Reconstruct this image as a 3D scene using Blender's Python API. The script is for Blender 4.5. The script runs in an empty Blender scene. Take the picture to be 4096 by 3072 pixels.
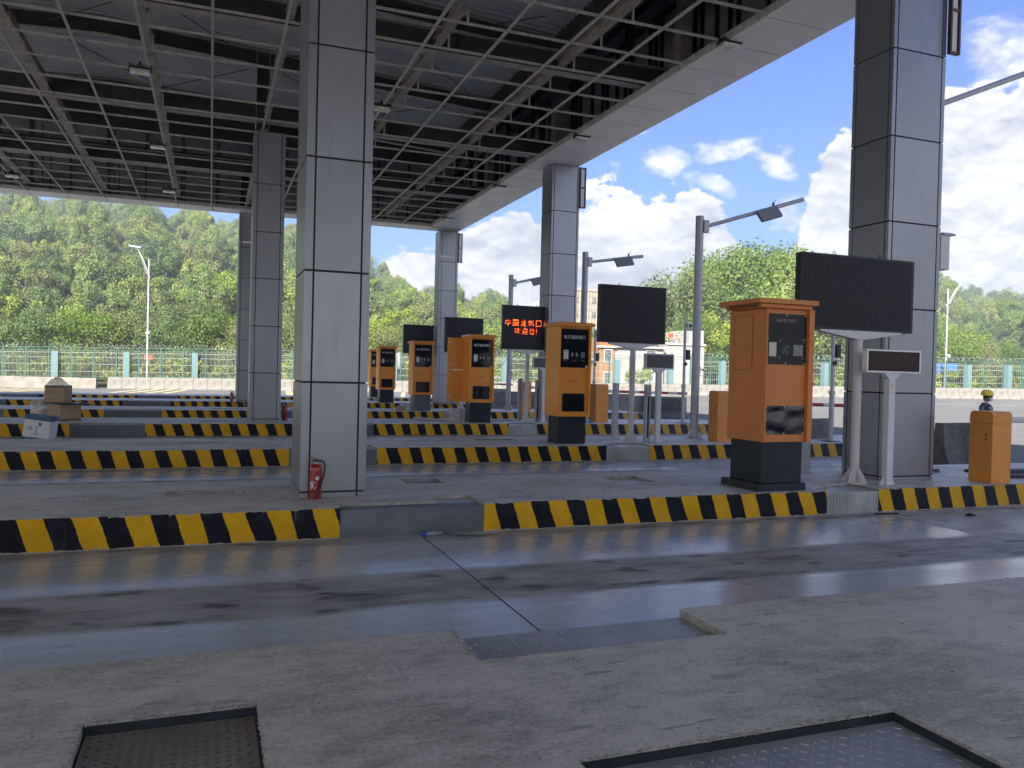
import bpy, bmesh, math, random
from mathutils import Vector, Matrix, Euler
import numpy as np
R=math.radians
rnd=random.Random(7)
sc=bpy.context.scene
C=sc.collection
# ------------------------------------------------------------------ camera
cam=bpy.data.cameras.new('camera'); co=bpy.data.objects.new('camera',cam); C.objects.link(co); sc.camera=co
yaw,pit,rol=0.3591,0.0134,0.0245
cy,sy,cp,sp=math.cos(yaw),math.sin(yaw),math.cos(pit),math.sin(pit)
fw=Vector((sy*cp,cy*cp,-sp)); rt=Vector((cy,-sy,0)); up=rt.cross(fw)
cr,sr=math.cos(rol),math.sin(rol)
r2=cr*rt+sr*up; u2=-sr*rt+cr*up
m=Matrix((r2,u2,-fw)).transposed().to_4x4(); m.translation=Vector((0,0,1.6)); co.matrix_world=m
cam.sensor_width=36; cam.lens=3218.2/4096*36; cam.clip_end=3000; cam.clip_start=.05
# ------------------------------------------------------------------ sky and sun
SUN=Vector((-.953,-1.28,1.0)).normalized()
EXPO=3.06
world=bpy.data.worlds.new('World'); sc.world=world; world.use_nodes=True
nt=world.node_tree; nt.nodes.clear()
def N(nt,t,**kw):
    n=nt.nodes.new(t)
    for k,v in kw.items():
        if k in('op','operation'): n.operation=v
        elif k=='ins':
            for i,x in v.items(): n.inputs[i].default_value=x
        else: setattr(n,k,v)
    return n
def L(nt,a,b): nt.links.new(a,b)
def MA(nt,op,a,b=None,c=None,clamp=False):
    n=nt.nodes.new('ShaderNodeMath'); n.operation=op; n.use_clamp=clamp
    for i,x in enumerate((a,b,c)):
        if x is None: continue
        if isinstance(x,(int,float)): n.inputs[i].default_value=x
        else: nt.links.new(x,n.inputs[i])
    return n.outputs[0]
def RAMP(nt,fac,stops,interp='LINEAR'):
    n=nt.nodes.new('ShaderNodeValToRGB'); cr_=n.color_ramp; cr_.interpolation=interp
    while len(cr_.elements)<len(stops): cr_.elements.new(.5)
    for e,(p,c) in zip(cr_.elements,stops):
        e.position=p; e.color=(*c,1) if isinstance(c,(tuple,list)) else (c,c,c,1)
    nt.links.new(fac,n.inputs[0]); return n.outputs[0]
def MIX(nt,f,a,b,bt='MIX'):
    n=nt.nodes.new('ShaderNodeMix'); n.data_type='RGBA'; n.blend_type=bt
    for i,x in ((0,f),(6,a),(7,b)):
        if isinstance(x,(int,float)): n.inputs[i].default_value=x
        elif isinstance(x,(tuple,list)): n.inputs[i].default_value=(*x,1)
        else: nt.links.new(x,n.inputs[i])
    return n.outputs[2]
SKYK=.13
def build_world():
    sky=N(nt,'ShaderNodeTexSky',sky_type='NISHITA'); sky.sun_disc=False
    sky.sun_elevation=math.asin(SUN.z); sky.sun_rotation=math.atan2(SUN.x,SUN.y); sky.dust_density=.6; sky.ozone_density=2.0
    tc=N(nt,'ShaderNodeTexCoord'); sep=N(nt,'ShaderNodeSeparateXYZ'); L(nt,tc.outputs['Generated'],sep.inputs[0])
    x,y,z=sep.outputs
    az=MA(nt,'MULTIPLY',MA(nt,'ARCTAN2',x,y),57.2958)
    el=MA(nt,'MULTIPLY',MA(nt,'ARCSINE',z),57.2958)
    def noise(scale,detail,rough,off=0.,dz=0.,lac=2.0):
        mp=N(nt,'ShaderNodeMapping'); mp.inputs['Location'].default_value=(off,off*.7,dz); mp.inputs['Scale'].default_value=(scale,scale,scale*1.5)
        L(nt,tc.outputs['Generated'],mp.inputs[0])
        n=N(nt,'ShaderNodeTexNoise'); n.inputs['Scale'].default_value=1; n.inputs['Detail'].default_value=detail; n.inputs['Roughness'].default_value=rough; n.inputs['Lacunarity'].default_value=lac
        L(nt,mp.outputs[0],n.inputs['Vector']); return n.outputs[0]
    fb=noise(11,12,.62,3.1)
    big=noise(3.0,3,.5,8.3)
    # cloud tops by azimuth
    a01=MA(nt,'DIVIDE',MA(nt,'ADD',az,180),360)
    pts=[(-180,30),(-120,14),(-60,26),(-20,9),(5,2.0),(9,4.5),(12,8.0),(15,8.6),(20,10.8),(24.5,12.0),(26.5,14.2),(28,14.0),(29.6,12.0),(32,11.9),(34.6,12.3),(36.3,9.5),(38,7.6),(39.6,9.0),(41.5,15.2),(43.5,17),(46,18.0),(49.5,18.5),(53,17.5),(70,12),(110,26),(150,12),(180,30)]
    fc=N(nt,'ShaderNodeFloatCurve'); cv=fc.mapping.curves[0]; fc.mapping.use_clip=False
    P=[((a+180)/360,e/40) for a,e in pts]
    while len(cv.points)<len(P): cv.points.new(.5,.5)
    for p,(u,v) in zip(cv.points,P): p.location=(u,v); p.handle_type='VECTOR'
    fc.mapping.update(); L(nt,a01,fc.inputs['Value'])
    top=MA(nt,'MULTIPLY',fc.outputs[0],40)
    fbn=MA(nt,'SUBTRACT',fb,.5)
    d0=MA(nt,'ADD',MA(nt,'SUBTRACT',top,el),MA(nt,'MULTIPLY',fbn,12))
    d1=MA(nt,'MULTIPLY',d0,2.2)
    # thin wisps above the bank
    def ell(a0,e0,ra,re,sl,amp):
        u=MA(nt,'SUBTRACT',az,a0); v=MA(nt,'SUBTRACT',MA(nt,'SUBTRACT',el,e0),MA(nt,'MULTIPLY',u,sl))
        q=MA(nt,'ADD',MA(nt,'POWER',MA(nt,'DIVIDE',u,ra),2),MA(nt,'POWER',MA(nt,'DIVIDE',v,re),2))
        return MA(nt,'MULTIPLY',MA(nt,'SUBTRACT',1,q),amp)
    w=ell(35.3,15.2,3.4,1.0,.03,1.0)
    w=MA(nt,'MAXIMUM',w,ell(30.2,14.6,3.6,.9,.12,.75))
    w=MA(nt,'MAXIMUM',w,ell(37.6,14.6,1.6,.9,-.5,.8))
    w=MA(nt,'MAXIMUM',w,ell(30,17.7,1.3,.6,.45,.55))
    w=MA(nt,'MAXIMUM',w,ell(52,19,3.6,2.6,.2,.9))
    w=MA(nt,'MAXIMUM',w,ell(39.3,10.6,1.8,1.3,0,.7))
    w=MA(nt,'MAXIMUM',w,ell(34.4,13.2,2.2,.7,-.5,.4))
    w1=MA(nt,'ADD',MA(nt,'MULTIPLY',w,.8),MA(nt,'MULTIPLY',fbn,5.0))
    w1=MA(nt,'MULTIPLY',MA(nt,'SUBTRACT',w1,.10),1.1)
    # the rest of the sky: scattered cumulus high up
    hi=MA(nt,'MULTIPLY',MA(nt,'SUBTRACT',big,.60),14)
    hm=MA(nt,'MULTIPLY',MA(nt,'SUBTRACT',el,24),.2,clamp=True)
    hi=MA(nt,'MULTIPLY',MA(nt,'ADD',hi,MA(nt,'MULTIPLY',fbn,3)),hm)
    dens=MA(nt,'MAXIMUM',MA(nt,'MAXIMUM',MA(nt,'MULTIPLY',d1,1,clamp=True),MA(nt,'MULTIPLY',w1,1,clamp=True)),MA(nt,'MULTIPLY',hi,1,clamp=True))
    dens=MA(nt,'SMOOTH_MIN',dens,1,.1)
    # relief shading: puff edges facing up/left are brighter
    f2=noise(11,12,.62,3.1,dz=.10)
    fs=noise(4.5,6,.55,5.7); fs2=noise(4.5,6,.55,5.7,dz=.16)
    rel=MA(nt,'ADD',MA(nt,'MULTIPLY',MA(nt,'SUBTRACT',fb,f2),3.0),MA(nt,'MULTIPLY',MA(nt,'SUBTRACT',fs,fs2),3.4))
    thick=MA(nt,'MULTIPLY',d0,.045,clamp=True)
    br=MA(nt,'ADD',MA(nt,'SUBTRACT',.74,MA(nt,'MULTIPLY',thick,.34)),rel,clamp=True)
    ccol=RAMP(nt,br,[(0,(.33,.36,.43)),(.4,(.49,.515,.575)),(.70,(.70,.71,.73)),(1,(.93,.925,.91))])
    dt=N(nt,'ShaderNodeVectorMath',operation='DOT_PRODUCT'); L(nt,tc.outputs['Generated'],dt.inputs[0]); dt.inputs[1].default_value=tuple(SUN)
    fsc=MA(nt,'ADD',1.0,MA(nt,'MULTIPLY',MA(nt,'POWER',MA(nt,'MAXIMUM',dt.outputs['Value'],0),2.0),1.3))  # clouds towards the sun scatter more light forward
    kk=MA(nt,'MULTIPLY',fsc,CLOUD/SKYK); cx=N(nt,'ShaderNodeCombineColor'); [L(nt,kk,cx.inputs[i]) for i in range(3)]
    K=MIX(nt,1.0,ccol,cx.outputs[0],'MULTIPLY')
    skc=MIX(nt,1.0,sky.outputs[0],SKYTINT,'MULTIPLY')
    # haze brightening toward the horizon inside gaps comes from the sky model itself
    col=MIX(nt,dens,skc,K)
    bg=N(nt,'ShaderNodeBackground'); L(nt,col,bg.inputs[0]); bg.inputs[1].default_value=SKYK
    out=N(nt,'ShaderNodeOutputWorld'); L(nt,bg.outputs[0],out.inputs[0])
CLOUD=.178; SKYTINT=(.066,.104,.190)
build_world()
sl=bpy.data.lights.new('sun','SUN'); so=bpy.data.objects.new('sun',sl); C.objects.link(so)
sl.energy=2.0; sl.angle=R(.53); sl.color=(1,.95,.86)
so.rotation_euler=SUN.to_track_quat('Z','Y').to_euler(); so.location=(-20,-20,40)
vs=sc.view_settings; sc.display_settings.display_device='sRGB'; vs.view_transform='Standard'; vs.look='None'; vs.exposure=EXPO; vs.gamma=1; vs.use_curve_mapping=False
sc.render.engine='CYCLES'
sc.cycles.max_bounces=10; sc.cycles.diffuse_bounces=6; sc.cycles.glossy_bounces=4; sc.cycles.transparent_max_bounces=12
try:
    sc.cycles.use_denoising=True
except Exception: pass
# ------------------------------------------------------------------ materials
MT={}
def mat(name,col=(.5,.5,.5),rough=.6,metal=0.,spec=.5,var=0.,vs_=4.,stretch=(1,1,1),bump=0.,bs=40.,emit=None,alpha=None,dirt=None,dirts=2.5,dirtcol=(.1,.09,.08),coat=0.,tr=0.,detail=6,coords='Object'):
    if name in MT: return MT[name]
    m=bpy.data.materials.new(name); m.use_nodes=True; t=m.node_tree; b=t.nodes['Principled BSDF']
    b.inputs['Base Color'].default_value=(*col,1); b.inputs['Roughness'].default_value=rough; b.inputs['Metallic'].default_value=metal
    b.inputs['Specular IOR Level'].default_value=spec; b.inputs['Coat Weight'].default_value=coat
    if tr: b.inputs['Transmission Weight'].default_value=tr
    if alpha is not None: b.inputs['Alpha'].default_value=alpha
    tc=t.nodes.new('ShaderNodeTexCoord'); mp=t.nodes.new('ShaderNodeMapping'); mp.inputs['Scale'].default_value=stretch
    t.links.new(tc.outputs[coords],mp.inputs[0]); vec=mp.outputs[0]
    c=None
    if var:
        n=t.nodes.new('ShaderNodeTexNoise'); n.inputs['Scale'].default_value=vs_; n.inputs['Detail'].default_value=detail; n.inputs['Roughness'].default_value=.62; t.links.new(vec,n.inputs['Vector'])
        lo=tuple(max(0,x*(1-var)) for x in col); hi=tuple(min(1,x*(1+var)) for x in col)
        c=RAMP(t,n.outputs[0],[(.3,lo),(.7,hi)])
        rr=MA(t,'ADD',MA(t,'MULTIPLY',n.outputs[0],.25),rough-.12,clamp=True); t.links.new(rr,b.inputs['Roughness'])
    if dirt:
        n=t.nodes.new('ShaderNodeTexNoise'); n.inputs['Scale'].default_value=dirts; n.inputs['Detail'].default_value=8; n.inputs['Roughness'].default_value=.7; t.links.new(vec,n.inputs['Vector'])
        f=RAMP(t,n.outputs[0],[(dirt,0),(min(1,dirt+.16),1)])
        c=MIX(t,MA(t,'MULTIPLY',f,.75),c if c is not None else col,dirtcol)
    if c is not None: t.links.new(c,b.inputs['Base Color'])
    if bump:
        n=t.nodes.new('ShaderNodeTexNoise'); n.inputs['Scale'].default_value=bs; n.inputs['Detail'].default_value=5; t.links.new(vec,n.inputs['Vector'])
        bp=t.nodes.new('ShaderNodeBump'); bp.inputs['Strength'].default_value=bump; bp.inputs['Distance'].default_value=.01; t.links.new(n.outputs[0],bp.inputs['Height']); t.links.new(bp.outputs[0],b.inputs['Normal'])
    if emit: b.inputs['Emission Color'].default_value=(*emit[0],1); b.inputs['Emission Strength'].default_value=emit[1]
    MT[name]=m; return m
ORANGE=(.84,.295,.016)
def mat_concrete(name,base,cracks=True,amt=1.0):
    m=bpy.data.materials.new(name); m.use_nodes=True; t=m.node_tree; b=t.nodes['Principled BSDF']
    tc=t.nodes.new('ShaderNodeTexCoord')
    def nz(sx,sy_,det=8,ro=.6,off=0):
        mp=t.nodes.new('ShaderNodeMapping'); mp.inputs['Scale'].default_value=(sx,sy_,(sx+sy_)/2); mp.inputs['Location'].default_value=(off,off*1.3,0); t.links.new(tc.outputs['Object'],mp.inputs[0])
        n=t.nodes.new('ShaderNodeTexNoise'); n.inputs['Scale'].default_value=1; n.inputs['Detail'].default_value=det; n.inputs['Roughness'].default_value=ro; t.links.new(mp.outputs[0],n.inputs['Vector']); return n.outputs[0]
    big=nz(.7,1.1,6,.6); mid=nz(4,7,9,.72,3); grain=nz(34,48,5,.75,7); trowel=nz(1.6,11,7,.7,11); spots=nz(3.2,4.5,4,.5,17); scuff=nz(2.2,16,3,.5,23)
    c=RAMP(t,MA(t,'ADD',MA(t,'MULTIPLY',big,.5),MA(t,'MULTIPLY',mid,.5)),[(.40,tuple(x*.62 for x in base)),(.5,base),(.60,tuple(min(1,x*1.22) for x in base))])
    c=MIX(t,MA(t,'MULTIPLY',RAMP(t,trowel,[(.50,0),(.72,1)]),.35*amt),c,tuple(x*.60 for x in base))
    c=MIX(t,MA(t,'MULTIPLY',RAMP(t,trowel,[(.28,1),(.42,0)]),.30*amt),c,tuple(min(1,x*1.35) for x in base))
    c=MIX(t,MA(t,'MULTIPLY',RAMP(t,spots,[(.64,0),(.72,1)]),.55*amt),c,tuple(x*.45 for x in base))
    c=MIX(t,MA(t,'MULTIPLY',RAMP(t,scuff,[(.66,0),(.69,1)]),.6*amt),c,tuple(x*.33 for x in base))
    c=MIX(t,.75,c,RAMP(t,grain,[(.3,.22),(.7,.78)]),'OVERLAY')
    hgt=MA(t,'ADD',MA(t,'MULTIPLY',mid,.6),MA(t,'MULTIPLY',grain,.25))
    if cracks:
        vo=t.nodes.new('ShaderNodeTexVoronoi'); vo.feature='DISTANCE_TO_EDGE'; vo.inputs['Scale'].default_value=.42
        ad=t.nodes.new('ShaderNodeVectorMath'); ad.operation='ADD'; n3=t.nodes.new('ShaderNodeTexNoise'); n3.inputs['Scale'].default_value=2.2; n3.inputs['Detail'].default_value=6; t.links.new(tc.outputs['Object'],n3.inputs['Vector'])
        t.links.new(tc.outputs['Object'],ad.inputs[0]); t.links.new(n3.outputs['Color'],ad.inputs[1]); t.links.new(ad.outputs[0],vo.inputs['Vector'])
        cr_=MA(t,'MULTIPLY',RAMP(t,vo.outputs['Distance'],[(.0,1),(.0022,0)]),RAMP(t,nz(.5,.5,2,.5,31),[(.56,0),(.62,1)]))
        c=MIX(t,MA(t,'MULTIPLY',cr_,.5),c,tuple(x*.3 for x in base)); hgt=MA(t,'SUBTRACT',hgt,MA(t,'MULTIPLY',cr_,.6))
    t.links.new(c,b.inputs['Base Color'])
    t.links.new(MA(t,'ADD',MA(t,'MULTIPLY',mid,.35),.38),b.inputs['Roughness'])
    bp=t.nodes.new('ShaderNodeBump'); bp.inputs['Distance'].default_value=.012; bp.inputs['Strength'].default_value=.55; t.links.new(hgt,bp.inputs['Height']); t.links.new(bp.outputs[0],b.inputs['Normal'])
    return m
M_conc=mat_concrete('island_concrete',(.60,.57,.525))
M_concedge=mat('broken_concrete',(.33,.32,.30),.85,var=.35,vs_=14,bump=.8,bs=35)
M_jersey=mat('weathered_concrete',(.20,.186,.162),.85,var=.38,vs_=2.2,bump=.4,bs=25,dirt=.52,dirts=2.2,dirtcol=(.10,.095,.085),detail=9)
M_jdark=mat('blackened_concrete',(.13,.125,.12),.8,var=.5,vs_=3,bump=.4,bs=25,dirt=.60,dirts=2,dirtcol=(.42,.40,.36))
M_wall=mat('long_wall_concrete',(.22,.20,.165),.85,var=.3,vs_=1.5,bump=.3,bs=20,dirt=.6,dirts=1.6,dirtcol=(.22,.2,.16))
M_orange=mat('orange_paint',ORANGE,.38,var=.06,vs_=2.5,coat=.15)
M_orange2=mat('orange_paint_dull',(.62,.205,.038),.45,var=.08,vs_=3,dirt=.72,dirts=5,dirtcol=(.25,.12,.05))
M_orange3=mat('orange_paint_gate',(.70,.26,.035),.42,var=.08,vs_=3)
M_slate=mat('dark_slate_paint',(.016,.020,.030),.3,spec=.25,var=.15,vs_=3)
M_slate2=mat('scuffed_slate_paint',(.022,.027,.036),.5,spec=.25,var=.3,vs_=6,dirt=.66,dirts=9,dirtcol=(.13,.13,.13))
M_glass=mat('black_glass',(.006,.007,.010),.06,spec=.22)
M_print=mat('white_print',(.62,.64,.66),.5)
M_dimprint=mat('grey_print',(.24,.25,.26),.5)
M_greyprint=mat('mid_grey_print',(.15,.16,.17),.5)
M_silver=mat('brushed_silver',(.62,.62,.62),.35,metal=.6)
M_cream=mat('cream_intercom_plate',(.62,.58,.42),.5)
M_screw=mat('screw_head',(.75,.75,.76),.3,metal=.5)
def mat_panel():
    m=bpy.data.materials.new('aluminium_cladding'); m.use_nodes=True; t=m.node_tree; b=t.nodes['Principled BSDF']
    g=t.nodes.new('ShaderNodeNewGeometry'); s_=t.nodes.new('ShaderNodeSeparateXYZ'); t.links.new(g.outputs['Position'],s_.inputs[0])
    def nz(sc_,st,det=6,ro=.6):
        mp=t.nodes.new('ShaderNodeMapping'); mp.inputs['Scale'].default_value=st; t.links.new(g.outputs['Position'],mp.inputs[0])
        n=t.nodes.new('ShaderNodeTexNoise'); n.inputs['Scale'].default_value=sc_; n.inputs['Detail'].default_value=det; n.inputs['Roughness'].default_value=ro; t.links.new(mp.outputs[0],n.inputs['Vector']); return n.outputs[0]
    soft=nz(.8,(1,1,.5)); streak=nz(9,(1,1,.07),7,.7); dust=nz(5,(1,1,1),9,.75)
    oi=t.nodes.new('ShaderNodeObjectInfo')
    c=RAMP(t,MA(t,'ADD',MA(t,'MULTIPLY',soft,.7),MA(t,'MULTIPLY',oi.outputs['Random'],.3)),[(.25,(.25,.262,.298)),(.75,(.325,.337,.377))])
    c=MIX(t,MA(t,'MULTIPLY',RAMP(t,streak,[(.56,0),(.75,1)]),.35),c,(.15,.145,.135))
    low=MA(t,'MULTIPLY',MA(t,'SUBTRACT',.55,s_.outputs[2]),1.6,clamp=True)
    c=MIX(t,MA(t,'MULTIPLY',MA(t,'MULTIPLY',low,RAMP(t,dust,[(.35,0),(.7,1)])),.7),c,(.24,.22,.19))
    t.links.new(c,b.inputs['Base Color']); b.inputs['Metallic'].default_value=.62
    t.links.new(MA(t,'ADD',MA(t,'MULTIPLY',dust,.22),.27),b.inputs['Roughness'])
    bp=t.nodes.new('ShaderNodeBump'); bp.inputs['Distance'].default_value=.02; bp.inputs['Strength'].default_value=.25; t.links.new(nz(1.7,(1,1,1),1,.4),bp.inputs['Height']); t.links.new(bp.outputs[0],b.inputs['Normal'])
    return m
M_panel=mat_panel()
M_joint=mat('black_sealant',(.008,.009,.014),.6)
M_soffit=mat('soffit_panel_coat',(.88,.84,.78),.35,metal=.0,var=.08,vs_=.6)
M_steel=mat('galvanised_bar',(.50,.47,.43),.55,metal=.2,var=.3,vs_=9)
M_girder=mat('dark_girder_steel',(.04,.037,.036),.6,var=.3,vs_=3)
M_flange=mat('lit_flange_steel',(.40,.35,.30),.6,var=.35,vs_=4)  # same steel as the web, paler: light on the flanges put into the colour
M_purlin=mat('purlin_steel',(.36,.31,.26),.6,var=.45,vs_=3,dirt=.55,dirts=3,dirtcol=(.12,.09,.07))
M_deck=mat('corrugated_deck_coat',(.43,.44,.45),.42,metal=.1,var=.1,vs_=1)
M_inner=mat('back_of_cladding',(.30,.305,.335),.55,var=.15,vs_=1.2)
M_black=mat('black_steel',(.012,.012,.015),.5)
M_led=mat('led_panel_face',(.012,.012,.017),.55)
M_ledframe=mat('led_panel_frame',(.01,.01,.013),.45)
M_white=mat('white_enamel',(.62,.62,.64),.4,var=.08,vs_=5)
M_whiterust=mat('rust_spotted_white_enamel',(.60,.59,.59),.45,var=.08,vs_=5,dirt=.64,dirts=14,dirtcol=(.22,.14,.11))
M_greypole=mat('grey_pole_paint',(.36,.37,.41),.35,metal=.3,var=.1,vs_=4)
M_greypost=mat('grey_sensor_post_paint',(.42,.45,.50),.45,var=.2,vs_=10)
M_lampdk=mat('flash_lamp_housing',(.17,.17,.18),.45)
M_red=mat('extinguisher_red',(.30,.012,.016),.28,var=.15,vs_=8,coat=.4)
M_rubber=mat('black_rubber',(.012,.012,.012),.5)
M_carton=mat('brown_cardboard',(.36,.255,.16),.8,var=.12,vs_=6)
M_cardprint=mat('carton_print',(.14,.09,.06),.8)
M_wcarton=mat('white_cardboard',(.64,.64,.66),.7,var=.05,vs_=4)
M_blue=mat('blue_carton_print',(.03,.10,.19),.6)
M_plastic=mat('clear_wrap',(.62,.62,.66),.15,spec=.7,alpha=.55,bump=1.0,bs=18)
M_tape=mat('brown_black_tape',(.02,.016,.016),.3)
M_fluo=mat('lamp_reflector',(.8,.8,.78),.25,metal=.5)
M_yel=mat('lamp_led_chip',(.75,.6,.22),.4)
M_teal=mat('pale_teal_pillar_paint',(.125,.205,.21),.6,var=.08,vs_=2)
M_green=mat('green_fence_paint',(.055,.13,.105),.5)
M_wire=mat('pale_fence_wire',(.27,.29,.25),.5)
M_coil=mat('razor_wire',(.45,.47,.48),.4,metal=.5)
M_bluesheet=mat('blue_sheet_metal',(.03,.12,.36),.5,var=.15,vs_=1,stretch=(6,1,.3))
M_rubbermat=mat('dark_mat',(.03,.022,.028),.7)
M_lamppost=mat('street_lamp_white',(.38,.40,.40),.4)
M_redband=mat('barrier_red',(.40,.03,.03),.45,var=.15,vs_=6)
M_whband=mat('barrier_white',(.62,.62,.63),.45,var=.1,vs_=6)
M_brown=mat('brown_sign_frame',(.07,.03,.022),.4)
M_yline=mat('yellow_road_paint',(.66,.52,.22),.8,var=.25,vs_=3)
M_wline=mat('white_road_paint',(.66,.64,.58),.8,var=.25,vs_=3)
def mat_asphalt():
    m=mat('asphalt',(.145,.139,.13),.9,var=.14,vs_=.5,bump=.3,bs=60,dirt=.66,dirts=.35,dirtcol=(.15,.145,.14)); return m
M_asph=mat_asphalt()
def mat_lane(kind):
    m=bpy.data.materials.new('lane_concrete_'+kind); m.use_nodes=True; t=m.node_tree; b=t.nodes['Principled BSDF']
    tc=t.nodes.new('ShaderNodeTexCoord'); sp_=t.nodes.new('ShaderNodeSeparateXYZ'); t.links.new(tc.outputs['Object'],sp_.inputs[0])
    def nz(sx,sy_,det=8,ro=.6,off=0):
        mp=t.nodes.new('ShaderNodeMapping'); mp.inputs['Scale'].default_value=(sx,sy_,1); mp.inputs['Location'].default_value=(off,off,0); t.links.new(tc.outputs['Object'],mp.inputs[0])
        n=t.nodes.new('ShaderNodeTexNoise'); n.inputs['Scale'].default_value=1; n.inputs['Detail'].default_value=det; n.inputs['Roughness'].default_value=ro; t.links.new(mp.outputs[0],n.inputs['Vector']); return n.outputs[0]
    streak=nz(.35,9,8,.65); blot=nz(1.1,2.6,9,.68,4); fine=nz(9,22,6,.6,9); spots=nz(1.6,3.6,3,.4,21)
    yw=MA(t,'ADD',sp_.outputs[1],MA(t,'MULTIPLY',MA(t,'SUBTRACT',nz(.5,1.2,5,.6,2),.5),.25))
    ay=MA(t,'ABSOLUTE',yw)
    band=MA(t,'MULTIPLY',MA(t,'SUBTRACT',ay,.48),7,clamp=True)        # 1 = polished wheel track
    edge=MA(t,'MULTIPLY',MA(t,'SUBTRACT',2.02,ay),5,clamp=True)
    smooth=MA(t,'MULTIPLY',band,edge)
    if kind=='rough': smooth=MA(t,'MULTIPLY',smooth,.35)
    c1=RAMP(t,streak,[(.3,(.46,.495,.53)),(.7,(.60,.635,.67))])
    c2=RAMP(t,blot,[(.32,(.13,.126,.12)),(.5,(.37,.36,.345)),(.68,(.53,.515,.49))])
    c=MIX(t,smooth,c2,c1)
    sf=RAMP(t,spots,[(.60,0),(.67,1)])
    c=MIX(t,MA(t,'MULTIPLY',sf,MA(t,'SUBTRACT',.75,MA(t,'MULTIPLY',smooth,.65))),c,(.045,.043,.042))
    c=MIX(t,.25,c,fine,'OVERLAY')
    t.links.new(c,b.inputs['Base Color'])
    ro=MA(t,'ADD',MA(t,'SUBTRACT',.60,MA(t,'MULTIPLY',smooth,.31)),MA(t,'MULTIPLY',MA(t,'SUBTRACT',blot,.5),.35),clamp=True)
    t.links.new(ro,b.inputs['Roughness']); b.inputs['Specular IOR Level'].default_value=.55
    b.inputs['Coat Weight'].default_value=0
    t.links.new(MA(t,'MULTIPLY',smooth,.35),b.inputs['Coat Weight']); b.inputs['Coat Roughness'].default_value=.22
    bp=t.nodes.new('ShaderNodeBump'); bp.inputs['Distance'].default_value=.006; t.links.new(MA(t,'SUBTRACT',.5,MA(t,'MULTIPLY',smooth,.42)),bp.inputs['Strength'])
    t.links.new(fine,bp.inputs['Height']); t.links.new(bp.outputs[0],b.inputs['Normal'])
    return m
M_lane=mat_lane('smooth'); M_laner=mat_lane('rough')
def mat_kerb(phase,name):
    m=bpy.data.materials.new(name); m.use_nodes=True; t=m.node_tree; b=t.nodes['Principled BSDF']
    tc=t.nodes.new('ShaderNodeTexCoord'); s=t.nodes.new('ShaderNodeSeparateXYZ'); t.links.new(tc.outputs['Object'],s.inputs[0])
    def nz(sc_,det=6,ro=.65,st=(1,1,1)):
        mp=t.nodes.new('ShaderNodeMapping'); mp.inputs['Scale'].default_value=st; t.links.new(tc.outputs['Object'],mp.inputs[0])
        n=t.nodes.new('ShaderNodeTexNoise'); n.inputs['Scale'].default_value=sc_; n.inputs['Detail'].default_value=det; n.inputs['Roughness'].default_value=ro; t.links.new(mp.outputs[0],n.inputs['Vector']); return n.outputs[0]
    wob=MA(t,'MULTIPLY',MA(t,'SUBTRACT',nz(6),.5),.045)
    w2=MA(t,'MULTIPLY',MA(t,'SUBTRACT',nz(.9,2),.5),.10)
    xx=MA(t,'ADD',MA(t,'ADD',MA(t,'SUBTRACT',s.outputs[0],phase),MA(t,'MULTIPLY',s.outputs[2],.343)),MA(t,'ADD',wob,w2))
    fr=MA(t,'FRACT',MA(t,'DIVIDE',MA(t,'ADD',xx,48.6),.486))
    blk=MA(t,'LESS_THAN',fr,.5)
    yel=RAMP(t,nz(3.5,8),[(.3,(.60,.315,.008)),(.7,(.76,.415,.014))])
    black=RAMP(t,nz(5,6),[(.3,(.005,.006,.012)),(.75,(.016,.019,.028))])
    c=MIX(t,blk,yel,black)
    # wear grows to the exit end of the islands
    wx=MA(t,'MULTIPLY',MA(t,'SUBTRACT',s.outputs[0],9.0),.12,clamp=True)
    wear=nz(5,9,.75,(1,1,.5))
    th=MA(t,'SUBTRACT',.74,MA(t,'MULTIPLY',wx,.20))
    wf=MA(t,'MULTIPLY',MA(t,'SUBTRACT',wear,th),14,clamp=True)
    c=MIX(t,MA(t,'MULTIPLY',wf,.85),c,(.30,.29,.27))
    fade=MA(t,'MULTIPLY',wx,.35); c=MIX(t,fade,c,(.13,.13,.14))
    top=MA(t,'MULTIPLY',MA(t,'GREATER_THAN',MA(t,'ADD',s.outputs[2],MA(t,'MULTIPLY',MA(t,'SUBTRACT',nz(11),.5),.09)),-.012),MA(t,'GREATER_THAN',nz(2.3),.52))
    c=MIX(t,top,c,(.34,.33,.31))
    scr=MA(t,'MULTIPLY',MA(t,'SUBTRACT',nz(7,5,.7,(1,1,.16)),.66),12,clamp=True); c=MIX(t,MA(t,'MULTIPLY',scr,.55),c,(.20,.19,.17))
    # chipped rim along the foot
    rim=MA(t,'LESS_THAN',MA(t,'ADD',s.outputs[2],MA(t,'MULTIPLY',MA(t,'SUBTRACT',nz(14),.5),.05)),-.337)
    c=MIX(t,rim,c,(.36,.33,.27))
    t.links.new(c,b.inputs['Base Color']); b.inputs['Roughness'].default_value=.6; b.inputs['Specular IOR Level'].default_value=.15
    bp=t.nodes.new('ShaderNodeBump'); bp.inputs['Distance'].default_value=.008; bp.inputs['Strength'].default_value=.5; t.links.new(nz(30),bp.inputs['Height']); t.links.new(bp.outputs[0],b.inputs['Normal'])
    return m
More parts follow.
